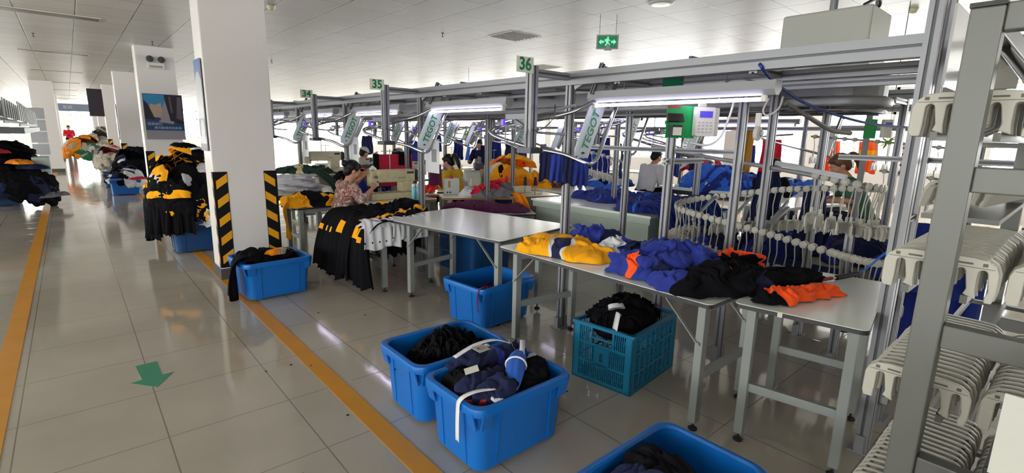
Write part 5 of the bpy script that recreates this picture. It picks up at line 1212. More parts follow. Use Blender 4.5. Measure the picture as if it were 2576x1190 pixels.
hung('navy cloth hanging in front of the low table behind the carousel', 4.68, 1.5, .56, .8, .5, [NAVY], None, 111, side=(0, 1, 0), folds=5, amp=.04)
hung('deep blue cloth hanging to the floor at the right end post', 4.62, .62, 1.02, .5, .95, [DBLU], None, 112, side=(.2, 1, 0), folds=4, amp=.05)
hung('navy trousers hanging in the middle of the carousel gap', 5.0, 2.02, 1.3, .22, .75, [NAVY, DBLU], None, 113, side=(.8, -.5, 0), folds=3, amp=.04, flare=1.9)
hung('navy trousers hanging right of the carousel middle', 5.0, 1.60, 1.2, .2, .65, [NAVY, WHT], lambda u, v: 1 if abs(v - .5) < .02 else 0, 114, side=(.8, -.5, 0), folds=3, amp=.04, flare=1.9)

# ------------------------------------------------------------------ clothes piles along the aisle
def pile(label, cx, cy, z0, rx, ry, H, n, palettes, group, seed, sc=1.0, cat='garment', skirt=0, skm=None, core=BLK):
    r = random.Random(seed)
    mb = MB(); k0 = 28; rings = []
    for j in range(9):
        a = j / 8 * PI / 2; rings.append([(cx + rx * .76 * math.cos(a) * math.cos(2 * PI * i / k0) * (1 + .08 * math.sin(5 * i)), cy + ry * .76 * math.cos(a) * math.sin(2 * PI * i / k0), z0 + H * .82 * math.sin(a)) for i in range(k0)])
    mb.loft(rings, cap0=True, cap1=True); o = mb.build('cloth_core', core, smooth=True); tag(o, 'inner mass of ' + label, 'cloth heap', kind='stuff')
    for i in range(n):
        q = i / n; el = math.asin(min(1, .02 + .98 * ((i * .618034) % 1.0))); az = i * 2.39996 + r.uniform(-.3, .3)
        g_ = .93 + .14 * i / n; x = cx + rx * g_ * math.cos(el) * math.cos(az); y = cy + ry * g_ * math.cos(el) * math.sin(az); z = z0 + H * g_ * math.sin(el) - .03
        nrm = Vector((math.cos(el) * math.cos(az) / rx, math.cos(el) * math.sin(az) / ry, math.sin(el) / H)).normalized()
        mats, pat = r.choice(palettes); o = garment(r.randrange(6), mats, pat, (x, y, z), 0, sc * r.uniform(.8, 1.15), label='%s' % label, group=group, cat=cat)
        o.rotation_euler = (Vector((0, 0, 1)).rotation_difference(nrm) @ Matrix.Rotation(r.uniform(0, 6.28), 3, 'Z').to_quaternion()).to_euler()
    for k in range(skirt):
        az = PI + (k / max(1, skirt - 1) - .5) * 2.0 + .15; x = cx + rx * math.cos(az); y = cy + ry * math.sin(az); sd = Vector((-math.sin(az), math.cos(az), 0)); out = Vector((math.cos(az), math.sin(az), 0))
        b = Vector((x, y, z0 + H * .35)); zb = r.uniform(.08, .30)
        o = drape('hanging_garment', skm or [BLK, YEL], [b - out * .1 + Vector((0, 0, .12)), b + out * .03, b + out * .05 - Vector((0, 0, (b.z - zb) * .5)), Vector((x, y, zb)) + out * .06], .28, folds=3, amp=.035, n=20, m=20, seed=seed + k, side=sd, flare=1.2,
                  pattern=(lambda u, v: 1 if (.3 < v < .45 and .2 < u < .6) else 0) if k % 3 == 0 else None)
        tag(o, 'black garment hanging down the side of the heap by the pillar' if cy < 9 else 'dark garment hanging down the side of the distant heap', cat, 'garments hanging from the %s heap' % ('pillar' if cy < 9 else 'distant'))
BP = [([BLK, YEL], 1), ([BLK, YEL], 2), ([BLK, YEL], 3), ([BLK, YEL2], 2), ([BLK, YEL], 1), ([BLK], 0), ([BLK], 0), ([BLK, YEL, WHT], 4)]
tote('dark blue bin buried under the black and yellow heap behind the pillar', 1.14, 7.74, 0, .60, .56, .42, BLUED)
pile('black and yellow garment in the big heap behind the nearest pillar', 1.13, 7.82, .44, .42, .40, .86, 62, BP, 'black and yellow garments in the big heap', 5, .85, skirt=8)
for (x, y, z, l) in ((1.06, 7.47, .95, 'white piece in the middle of the black and yellow heap'), (1.33, 7.44, 1.1, 'white piece at the upper right of the black and yellow heap'), (1.2, 7.38, .42, 'crumpled white sheet hanging over the dark blue bin'), (1.2, 7.7, 1.30, 'white cloth on top of the black and yellow heap')):
    o = garment(2, [WHT], 0, (x, y, z), 1, .45, label=l, cat='garment', name='cloth_piece'); o.rotation_euler = (1.3 if z < 1.2 else 0, .2, x * 7)
DP = [([BLK], 0), ([BLK], 0), ([BLK], 0), ([BLK], 0), ([BLK, NAVY], 2)]
tote('blue bin at the foot of the dark heap left of the aisle', -1.28, 14.3, 0, .9, .6, .42, BLUED)
pile('black garment in the dark heap left of the aisle', -1.02, 13.7, .35, .62, .5, .82, 40, DP, 'black garments left of the aisle', 8, 1.25, skirt=8, skm=[BLK, NAVY])
for k, (x, m_, l) in enumerate(((-1.25, [BEIGE], 'pale garment lying on top of the dark heap'), (-1.05, [RED], 'red garment lying on top of the dark heap'), (-.75, [YEL2], 'orange garment on the top of the dark heap'), (-.6, [NAVY], 'navy garment on the right top of the dark heap'))):
    garment(k, m_, 0, (x, 13.35, 1.06 - .10 * k * (k > 1)), k, .9, label=l)
t = thing('crate_box', 'pale green box beside the dark heap', 'box', (-.45, 13.6, .62)); MB().bb(-.14, .12, -.2, .2, 0, .36).build('body', mat('pale_box', hexc('a9bab4'), .5), t, bevel=.01)
garment(3, [GRYC], 0, (-.42, 13.5, .2), 1, 1.1, label='grey garment hanging beside the pale green box')
MP = [([WHT], 0), ([BLK], 0), ([NAVY, WHT], 2), ([BLK, WHT], 3), ([WHT, NAVY], 1)]
tote('bright blue bin of white garments farther down the aisle', .90, 15.2, 0, .62, .5, .40)
pile('white or dark garment in the bright blue bin down the aisle', .92, 15.25, .33, .30, .24, .26, 16, MP, 'garments in the bright blue bin down the aisle', 12, .8, core=WHT)
tote('blue bin with black garments behind the bright one', .86, 17.2, 0, .62, .5, .40, BLUED)
pile('black garment in the farther bin by the third pillar', 1.25, 16.3, .35, .42, .4, .62, 26, [([BLK], 0), ([BLK, WHT], 3), ([NAVY], 0), ([BLK], 0)], 'garments heaped by the third pillar', 15, 1.1)
tote('light blue bin half hidden behind the black and yellow heap', 1.15, 11.2, 0, .5, .4, .3)
garment(1, [RED], 0, (1.12, 14.6, .40), .5, .7, label='red garment at the edge of the bright blue bin')
FP = [([DGRN], 0), ([YEL2], 0), ([BLK], 0), ([WHT], 0), ([YEL2, BLK], 2), ([GRN], 0), ([BEIGE], 0)]
t = thing('work_table', 'far table across the aisle end under orange and green cloth', 'table', (.45, 24.5, 0)); MB().bb(-.6, .5, -.5, .5, .62, .66).build('table_top', TOPW, t)
for sx in (-.5, .4):
    for sy in (-.4, .4): MB().bb(sx - .04, sx + .04, sy - .04, sy + .04, 0, .62).build('leg', GREYP, t)
pile('orange or green garment on the far table in the aisle', .40, 24.5, .60, .5, .5, .55, 22, FP, 'garments on the far aisle table', 18, 1.3, core=DGRN)
pile('beige or red garment heaped beside the far pillars', 1.0, 21.0, .3, .4, .5, .6, 22, [([BEIGE], 0), ([RED], 0), ([BEIGE], 0), ([GRYC], 0)], 'garments heaped beside the far pillars', 19, 1.2, core=BEIGE)
pile('beige garment in the heap at the right of the far table', 1.0, 26.0, .5, .5, .6, .9, 18, [([BEIGE], 0), ([GRYC], 0), ([BEIGE, WHT], 2)], 'garments in the beige far heap', 20, 1.5, core=BEIGE)
# heaps deeper in the hall
OP = [([YEL], 0), ([YEL2], 0), ([YEL, NAVY], 2), ([YEL, WHT], 3), ([YEL2, ORG], 1), ([YEL, BLK], 3)]
t = thing('work_table', 'table under the big yellow heap in the hall middle', 'table', (6.0, 6.4, 0)); MB().bb(-.7, .7, -.9, .9, .55, .60).build('table_top', TOPW, t)
for sx in (-.6, .6):
    for sy in (-.8, .8): MB().bb(sx - .03, sx + .03, sy - .03, sy + .03, 0, .55).build('leg', GREYP, t)
pile('yellow garment in the big yellow heap right of the grey machine', 5.9, 6.75, .58, .55, .62, .60, 36, OP, 'yellow garments in the big heap', 25, 1.05, core=YEL)
pile('yellow garment in the lower heap left of the pale counter', 6.1, 5.9, .35, .40, .42, .45, 22, OP, 'yellow garments in the lower heap', 26, 1.0, core=YEL2)
for k in range(5): tag(drape('hanging_garment', [YEL, YEL2], [(5.5, 6.9 - k * .3, .68), (5.36, 6.9 - k * .3, .6), (5.33, 6.9 - k * .3, .35), (5.35, 6.9 - k * .3, .12)], .3, folds=3, amp=.04, n=18, m=14, seed=130 + k, side=(0, 1, 0)), 'yellow cloth hanging below the big yellow heap', 'garment', 'yellow cloth hanging from the table')
LP = [([BLU], 0), ([BLU2], 0), ([DBLU], 0), ([BLU, WHT], 1), ([DBLU, BLU2], 3), ([BLU2, WHT], 3)]
t = thing('work_table', 'long white table under blue cloth by the seated white shirt', 'table', (8.75, 3.7, 0)); MB().bb(-.65, .65, -1.5, 1.45, .70, .75).build('table_top', TOPW, t); MB().bb(-.6, .6, -1.45, 1.4, .62, .70).build('apron', DKMET, t)
for sx in (-.55, .55):
    for sy in (-1.4, 1.35): MB().bb(sx - .03, sx + .03, sy - .03, sy + .03, 0, .62).build('leg', GREYP, t)
pile('blue garment in the heap on the long white table', 8.75, 4.35, .72, .55, .62, .36, 26, LP, 'blue garments on the long white table', 28, 1.05, core=BLU)
pile('blue garment at the right of the long white table', 8.8, 3.2, .72, .4, .5, .22, 14, LP, 'blue garments at the right of the table', 29, .95, core=BLU)
pile('white or red garment on the blue heap', 9.1, 4.9, 1.0, .3, .3, .2, 8, [([WHT], 0), ([RED], 0), ([WHT, RED], 2)], 'white and red garments on the blue heap', 30, .8, core=WHT)
pile('blue garment in the heap behind the pale counter', 7.2, 5.55, .30, .5, .6, .55, 18, LP, 'blue garments behind the pale counter', 31, 1.2, core=DBLU)
pile('dark green and navy garment by the foot of the station post', 6.4, 7.3, .35, .6, .4, .3, 18, [([DGRN], 0), ([NAVY, WHT], 1), ([DGRN, BLU], 2), ([BLK], 0)], 'dark garments behind the nearest station', 32, 1.1, core=DGRN)
tote('teal blue bin under the long white table', 8.0, 4.1, 0, .6, .5, .45, TEALP)
tote('blue bin under the table beside the nearest pillar', 3.7, 6.9, 0, .6, .5, .45, BLUED)
tote('tall dark blue bin standing behind the empty white table', 3.35, 4.35, 0, .62, .5, .62, BLUED)
crate('dark blue lattice crate stacked behind the empty white table', 3.6, 4.9, .1, .6, .44, .60, BLUED)
# hanging garments seen against the windows
for k in range(34):
    x = rnd.choice((6.6, 7.2, 8.2, 9.6, 10.5)); y = 2.8 + rnd.random() * 12; w = rnd.uniform(.18, .4); l = rnd.uniform(.35, .7)
    m_ = rnd.choice(([NAVY], [DBLU], [BLU], [BLU2], [DBLU, WHT], [NAVY], [GRYC]))
    hung('blue garment hanging from a distant rail in the hall', x, y, rnd.uniform(1.35, 1.6), w, l, m_, None, 200 + k, side=(rnd.random(), rnd.random() - .5, 0), group='blue garments on the distant rails')
for k, (x, y, m_) in enumerate(((11.5, 2.2, [RED, WHT]), (11.6, 2.9, [ORG, YEL]), (11.5, 3.5, [ORG]), (9.9, 4.0, [RED]))):
    hung(['red and white striped garment by the right windows', 'orange yellow garment hanging by the right windows', 'orange garment left of the striped one', 'red garment hanging left of the black top worker', 'red garment hanging far behind the floral blouse', 'orange garment farthest back on the left'][k], x, y, 1.62, .34, .6, m_, (lambda u, v: int(v * 12) % 2) if k == 0 else ((lambda u, v: 1 if .3 < v < .6 else 0) if k == 1 else None), 240 + k, side=(.6, -.6, 0))
for k, (x, y) in enumerate(((9.4, 4.35), (9.4, 4.2))):
    hung('mustard curtain hanging beside the hall pillar', x, y, 2.5, .16, 2.0, [mat('mustard_curtain', hexc('c8922c'), .8)], None, 250 + k, side=(.3, 1, 0), group='mustard curtain halves', folds=3)['category'] = 'curtain'
# ------------------------------------------------------------------ sewing machines and their tables
def thread_cone(mb, x, y, z, m): mb.cyl((x, y, z), (x, y, z + .09), .026, 12, r2=.012, mi=m)
def sewing_machine(label, x, y, z, rz, m, sc=1.0, brand=False):
    """arm runs along local +x from the needle head to the hand wheel, operator on the -y side"""
    t = thing('sewing_machine', label, 'sewing machine', (x, y, z), rz); k = sc
    b = MB().bb(-.06 * k, .48 * k, -.09 * k, .09 * k, 0, .07 * k); b.build('bed', m, t, bevel=.008)
    MB().bb(.30 * k, .44 * k, -.06 * k, .06 * k, .07 * k, .20 * k).build('column', m, t, bevel=.012)
    MB().bb(.02 * k, .46 * k, -.065 * k, .065 * k, .18 * k, .31 * k).build('arm', m, t, bevel=.018)
    h = MB().bb(-.05 * k, .04 * k, -.055 * k, .055 * k, .14 * k, .30 * k).build('needle_head', m, t, bevel=.012)
    f = MB().cyl((-.01 * k, 0, .14 * k), (-.01 * k, 0, .09 * k), .006, 8).box((-.01 * k, -.01, .08 * k), (.02, .03, .006)).cyl((0, -.056 * k, .24 * k), (0, -.072 * k, .24 * k), .018 * k, 12).cyl((.02 * k, -.056 * k, .19 * k), (.02 * k, -.068 * k, .19 * k), .012 * k, 10)
    f.build('needle_bar', CHROME, h, smooth=True)
    MB().lathe([(0, -.02), (.05 * k, -.02), (.062 * k, -.01), (.062 * k, .015), (.05 * k, .03), (0, .03)], (.50 * k, 0, .245 * k), 20, axis='X').build('hand_wheel', DKMET, t, smooth=True)
    st = MB().cyl((.22 * k, .05 * k, .31 * k), (.22 * k, .05 * k, .52 * k), .005, 6).bar((.12 * k, .05 * k, .50 * k), (.32 * k, .05 * k, .50 * k), .008, .008); st.build('thread_stand', ALU, t)
    if brand: text('lettering', 'brother', .035, t, parent_world(t) @ basis((.30 * k, -.066 * k, .225 * k), (1, 0, 0), (0, 0, 1)), mat('dark_lettering', (0.08, .09, .1), .5), .0004)
    MB().bb(.36 * k, .44 * k, -.067 * k, -.065 * k, .265 * k, .29 * k).build('name_plate', DKMET, t)
    return t
def mach_table(label, x, y, rz, w=1.1, d=.6, z=.75, m=None, edge=WOOD):
    t = thing('sewing_table', label, 'table', (x, y, 0), rz)
    MB().bb(-w / 2, w / 2, -d / 2, d / 2, z - .035, z - .008).build('board', edge, t); MB().bb(-w / 2, w / 2, -d / 2, d / 2, z - .008, z).build('table_top', m or TOPW, t)
    for s in (-1, 1):
        MB().bb(s * w * .4 - .03, s * w * .4 + .03, -d * .4, -d * .4 + .05, .04, z - .035).build('leg', MGREY, t, bevel=.006)
        MB().bb(s * w * .4 - .03, s * w * .4 + .03, d * .4 - .05, d * .4, .04, z - .035).build('leg', MGREY, t, bevel=.006)
        MB().bb(s * w * .4 - .035, s * w * .4 + .035, -d * .45, d * .45, 0, .045).build('foot', MGREY, t, bevel=.006)
    MB().bb(-w * .1, w * .18, -.14, .14, z - .26, z - .04).build('motor', MGREY, t, bevel=.02); MB().bb(-w * .4, w * .4, -.02, .02, .12, .16).build('cross_rail', MGREY, t)
    return t
mach_table('sewing table in front of the floral blouse worker', 3.12, 5.98, 0, 1.0, .62, .74)
sewing_machine('stained cream sewing machine the floral blouse worker is using', 2.86, 5.96, .742, 0, mat('stained_cream_enamel', hexc('b9b08c'), .4, var=.35, bscale=16), 1.22, True)
mach_table('sewing table at the back left beside the nearest pillar', 3.35, 9.0, 0, 1.2, .6, .85)
sewing_machine('cream sewing machine standing beside the nearest pillar', 3.1, 9.0, .852, 0, CREAM, 1.25, True)
# grey bar tacking machine with big wheel
mach_table('sewing table with a round wooden front edge under the grey machine', 4.30, 5.62, -.45, 1.15, .62, .76)
t = thing('sewing_machine', 'big grey green machine with an open round wheel, seen from its end', 'sewing machine', (4.22, 5.62, .762), -.45)
MB().bb(-.14, .16, -.10, .12, 0, .10).build('bed', MGREY, t, bevel=.01); MB().bb(-.10, .08, -.08, .10, .10, .26).build('column', MGREY, t, bevel=.03)
MB().cyl((-.16, 0, .27), (.06, 0, .27), .075, 20).bb(-.15, .03, -.075, .075, .19, .27).build('gear_housing', MGREY, t, bevel=.01)
MB().lathe([(.15, -.02), (.165, -.02), (.165, .03), (.15, .03), (.145, .0), (.15, -.02)], (.13, 0, .24), 28, axis='X').lathe([(0, -.01), (.05, -.01), (.05, .02), (0, .02)], (.13, 0, .24), 16, axis='X').box((.13, 0, .24), (.012, .30, .03)).box((.13, 0, .24), (.012, .03, .30)).build('hand_wheel', MGREY, t, smooth=True)
MB().bb(-.02, .10, -.06, .06, .36, .44).cyl((.0, -.03, .44), (.0, -.03, .50), .02, 10).cyl((.07, .02, .44), (.07, .02, .52), .015, 10).build('tension_unit', DKMET, t, bevel=.006)
t = thing('control_box', 'pale grey control box left of the round wheel machine', 'control box', (3.98, 5.86, .762), -.4); MB().bb(-.10, .10, -.08, .08, 0, .22).build('case', mat('control_grey', hexc('b4bab2'), .4), t, bevel=.006); MB().bb(-.06, -.03, -.083, -.08, .1, .19).build('label_strip', WOOD, t); MB().cyl((-.07, -.08, .03), (-.07, -.09, .03), .012, 10).cyl((-.03, -.08, .03), (-.03, -.09, .03), .012, 10).build('knob', BLACKP, t); MB().ball((0, 0, .235), .03, 12, 8).build('red_button', mat('red_button', hexc('c01818'), .3), t, smooth=True)
t = thing('thread_can', 'cream cylinder with a black cap on a thin stand', 'canister', (3.72, 6.2, .76)); MB().cyl((0, 0, .26), (0, 0, .40), .055, 18).build('body', CREAM, t, smooth=True); MB().cyl((0, 0, .40), (0, 0, .46), .056, 18).cyl((0, 0, .46), (0, 0, .52), .015, 8).build('cap', BLACKP, t, smooth=True); MB().cyl((0, 0, 0), (0, 0, .26), .022, 10).build('stand', GREYP, t)
mach_table('sewing table carrying the cream cylinder and red cloth', 3.75, 6.25, -.2, .9, .5, .76)
hung('plum cloth hung over the stand left of the grey control box', 3.86, 6.08, 1.16, .16, .30, [PURP], None, 300, side=(1, -.5, 0), folds=1, amp=.02)
heap('shirt', 'shiny red cloth heap below the cream cylinder', 3.78, 6.12, .762, .14, .10, 0, .08, [mat('bright_red_cloth', hexc('e03018'), .5)], None, 401, 26)
heap('shirt', 'crimson and charcoal shirt draped over the wooden table edge', 4.22, 5.28, .765, .30, .15, -.5, .12, [RED, GRYC], lambda u, v: 1 if u > .7 or v < .1 else 0, 402, 44)
heap('shirt', 'crimson and charcoal cloth on the bed of the grey wheel machine', 4.50, 5.40, .80, .16, .12, -.5, .16, [RED, GRYC], lambda u, v: 1 if u > .5 else 0, 403, 30)
heap('shirt', 'pale grey cloth left of the crimson shirt', 4.02, 5.44, .765, .17, .09, .2, .06, [WHT], None, 404, 26)
tag(drape('hanging_garment', [YEL2, YEL], [(4.45, 5.25, .80), (4.55, 5.10, .79), (4.60, 5.02, .62), (4.60, 5.0, .42)], .16, folds=2, amp=.03, n=16, m=16, seed=405, side=(1, -.4, 0)), 'orange yellow cloth hanging from the right end of the wooden edge', 'garment')
hung('navy cloth hanging below the right end of the wooden table', 4.42, 5.22, .72, .26, .45, [NAVY, YEL2], lambda u, v: 1 if u > .9 else 0, 406, side=(1, -.4, 0), folds=2)
for k, (x, y, m_, l) in enumerate(((4.78, 5.2, DGRN, 'green thread cone on a thin stand before the yellow heap'), (4.9, 5.12, NAVY, 'navy thread cone on a thin stand before the yellow heap'), (4.65, 5.45, mat('red_thread', hexc('b0362a'), .7), 'red thread cone on a thin stand before the yellow heap'))):
    t = thing('thread_cone', l, 'thread cone', (x, y, .90)); MB().cyl((0, 0, 0), (0, 0, .12), .03, 12, r2=.015).build('thread', m_, t, smooth=True); MB().cyl((0, 0, -.14), (0, 0, .0), .008, 6).build('stand_rod', ALU, t)
t = thing('machine_head', 'pale machine frame between the thread cones', 'machine', (4.85, 5.3, .76)); MB().bb(-.25, .25, -.12, .12, 0, .03).bb(-.22, .1, -.05, .05, .03, .12).build('bed', CREAM, t, bevel=.006)
mach_table('sewing table under the thread cones', 4.9, 5.35, -.3, .9, .5, .76)
# red cloth over a backrest, flower toy, bottles
t = thing('screen_panel', 'red cloth panel with black side behind the sewing machine', 'panel', (4.05, 7.6, .72)); MB().bb(-.30, .32, 0, .03, .0, .52).build('red_cloth', mat('crimson_panel', hexc('c4183c'), .7), t, bevel=.01); MB().bb(-.38, -.30, -.01, .04, -.02, .53).build('black_cloth', BLK, t); MB().bb(.06, .16, -.012, -.0, .34, .56).build('black_flap', BLK, t); MB().bb(.22, .28, -.012, -.0, .30, .58).build('black_flap', BLK, t); MB().bb(-.3, -.27, .03, .06, -.72, .4).bb(.27, .3, .03, .06, -.72, .4).build('support', GREYP, t)
t = thing('flower_toy', 'small white and orange flower ornament on top of the machine head', 'ornament', (2.86, 5.97, 1.07))
MB().cyl((0, 0, 0), (0, 0, .06), .012, 10).build('stem', mat('leaf_green', hexc('4c8a3a'), .5), t, smooth=True); MB().ball((0, 0, .075), .028, 10, 8).ball((.03, 0, .06), .022, 10, 8).ball((-.03, 0, .06), .02, 10, 8).build('petals', WHITEP, t, smooth=True); MB().ball((.045, -.01, .04), .012, 8, 6).build('orange_bead', ORG, t, smooth=True)
for k in range(2):
    t = thing('water_bottle', ('left', 'right')[k] + ' pale blue tumbler standing by the sewing machine', 'bottle', (3.24 + .055 * k, 5.62, .742)); MB().lathe([(0, 0), (.022, 0), (.026, .06), (.030, .17), (.026, .18)], n=14).build('body', mat('pale_blue_plastic', hexc('6fb9c9'), .25), t, smooth=True); MB().lathe([(.027, .18), (.027, .215), (0, .22)], n=14).build('cap', mat('silver_cap', hexc('b5c5c9'), .3, .4), t, smooth=True)
for k, (x, y, rz) in enumerate(((4.6, 8.3, .2), (4.4, 10.0, 0), (7.0, 8.6, .3), (7.2, 10.6, .1), (4.6, 12.2, 0), (7.6, 7.0, .2), (7.0, 12.8, 0))):
    mach_table(['second row sewing table behind the red panel', 'sewing table behind the first pillar row gap', 'sewing table beneath the blue garments', 'back sewing table with a cream machine', 'rear left sewing table', 'sewing table beside the standing pale shirt worker', 'farthest sewing table in the hall'][k], x, y, rz, 1.1, .6, .76)
    sewing_machine(['cream machine behind the red panel', 'cream machine behind the floral blouse worker', 'cream machine beneath the blue garments', 'cream machine on the back table', 'cream machine at the rear left', 'cream machine beside the standing worker', 'farthest cream machine in the hall'][k], x - .15, y, .762, rz, CREAM, 1.0)
PA = [([BLU], 0), ([WHT], 0), ([BLK, WHT], 3), ([DBLU, WHT], 1), ([WHT, NAVY], 2)]
pile('blue white or black garment on the table behind the red panel', 4.5, 9.3, .55, .5, .4, .45, 14, PA, 'mixed garments on the table behind the red panel', 41, .9, core=WHT)
pile('dark or orange garment left of the floral blouse worker', 3.6, 8.2, .55, .35, .3, .38, 10, [([NAVY], 0), ([ORG], 0), ([BLK], 0), ([BLU], 0)], 'dark and orange garments behind the stand', 42, .8, core=NAVY)
pile('white garment on the table behind the yellow top worker', 5.4, 7.9, .6, .3, .3, .3, 8, [([WHT], 0), ([WHT, BLU], 2)], 'white garments behind the yellow top worker', 43, .8, core=WHT)
# plants: bright green hanging leaves far in the hall
for k, (x, y, z) in enumerate(((6.9, 1.55, 1.60), (7.0, 9.6, 1.62), (9.0, 12.5, 1.6))):
    mb = MB(); r = random.Random(k)
    for i in range(36):
        a = r.random() * 6.28; l = r.uniform(.10, .2); d = Vector((math.cos(a), math.sin(a), r.uniform(-.6, .5))).normalized(); s = d.cross(Vector((0, 0, 1))).normalized() * .016; o_ = Vector((0, 0, 0))
        mb.add([o_, o_ + d * l * .5 + s, o_ + d * l, o_ + d * l * .5 - s + Vector((0, 0, .004))], [(0, 1, 2, 3)])
    o = mb.build('hanging_plant', mat('bright_leaf', hexc('9ccf2f'), .5), loc=(x, y, z)); tag(o, ['bright green leafy plant hanging right of the carousel frame', 'bright green plant far behind the yellow top worker', 'most distant green plant in the hall'][k], 'plant')
    t = thing('plant_cord', ['thin cord holding the right hand green plant', 'thin cord holding the green plant behind the yellow top', 'thin cord holding the most distant plant'][k], 'cord', (x, y, z)); MB().cyl((0, 0, 0), (0, 0, HC - z), .004, 6).build('cord', DKMET, t)

# ------------------------------------------------------------------ people
def remeshed(mb, name, m, parent, vox, smooth_it=6, mats=None):
    o = mb.build(name, mats or m, parent, world=True, smooth=True, auto=False)
    r = o.modifiers.new('remesh', 'REMESH'); r.mode = 'VOXEL'; r.voxel_size = vox; r.use_smooth_shade = True
    s = o.modifiers.new('smooth', 'SMOOTH'); s.factor = .5; s.iterations = smooth_it
    return o
def limb(mb, pts, radii, n=14, flat=1.0):
    P = bez(pts, 6); R = []
    N = len(P)
    for i in range(N):
        t = i / (N - 1) * (len(radii) - 1); k = min(int(t), len(radii) - 2); R.append(radii[k] + (radii[k + 1] - radii[k]) * (t - k))
    mb.tube(P, 0, n, rr=R, flat=flat); mb.ball(P[0], R[0], 12, 8); mb.ball(P[-1], R[-1], 12, 8)
FLORAL = bpy.data.materials.new('floral_blouse'); FLORAL.use_nodes = True
def _floral():
    nt = FLORAL.node_tree; N = nt.nodes; L = nt.links; b = N['Principled BSDF']; tc = N.new('ShaderNodeTexCoord'); v = N.new('ShaderNodeTexVoronoi'); v.inputs['Scale'].default_value = 26
    n = N.new('ShaderNodeTexNoise'); n.inputs['Scale'].default_value = 18; mx = N.new('ShaderNodeMixRGB'); mx.inputs[0].default_value = .25
    L.new(tc.outputs['Object'], mx.inputs[1]); L.new(n.outputs['Color'], mx.inputs[2]); L.new(tc.outputs['Object'], n.inputs['Vector']); L.new(mx.outputs[0], v.inputs['Vector'])
    sp = N.new('ShaderNodeSeparateColor'); L.new(v.outputs['Color'], sp.inputs[0]); r = N.new('ShaderNodeValToRGB'); r.color_ramp.interpolation = 'CONSTANT'; e = r.color_ramp.elements
    e[0].position = 0; e[0].color = (*hexc('8d6f66'), 1); e[1].position = .3; e[1].color = (*hexc('a88b82'), 1)
    for p, c in ((.5, '6e5750'), (.66, 'cdbab0'), (.80, '8a3a40'), (.90, '7f7468')):
        q = e.new(p); q.color = (*hexc(c), 1)
    L.new(sp.outputs[0], r.inputs[0]); L.new(r.outputs[0], b.inputs['Base Color']); b.inputs['Roughness'].default_value = .85
_floral()
HAND_V = None
def hand(mb, w, fdir, palm_n, side, curl, k=1.0):
    """palm and five fingers from wrist w; fdir forward, palm_n palm normal, side toward the thumb"""
    f = Vector(fdir).normalized(); n = Vector(palm_n); n = (n - f * n.dot(f)).normalized(); s = f.cross(n).normalized() * side
    c = w + f * .045 * k; mb.ball(c, 1, 14, 10, sc=(.043 * k, .036 * k, .016 * k), R=Matrix((f, s * 1.0, n)).transposed())
    mb.ball(w + f * .01, .026 * k, 12, 8)
    for i, (off, ln) in enumerate(((.030, .068), (.010, .078), (-.010, .072), (-.029, .056))):
        p0 = w + f * .072 * k + s * off * k; p = [p0]; d = f.copy(); 
        for j in range(3):
            d = (d * math.cos(curl * (.5 + .35 * j)) + n * math.sin(curl * (.5 + .35 * j))).normalized() if j else (f * math.cos(curl * .4) + n * math.sin(curl * .4)).normalized()
            p.append(p[-1] + d * ln * k * (.42, .33, .25)[j])
        limb(mb, p, [.0095 * k, .009 * k, .008 * k, .007 * k], 10)
    p0 = w + f * .022 * k + s * .028 * k
    limb(mb, [p0, p0 + (s * .8 + f * .5) * .028 * k, p0 + (s * .7 + f * .9 + n * .5) * .05 * k, p0 + (s * .55 + f * 1.2 + n * .8) * .062 * k], [.013 * k, .011 * k, .0095 * k, .008 * k], 10)
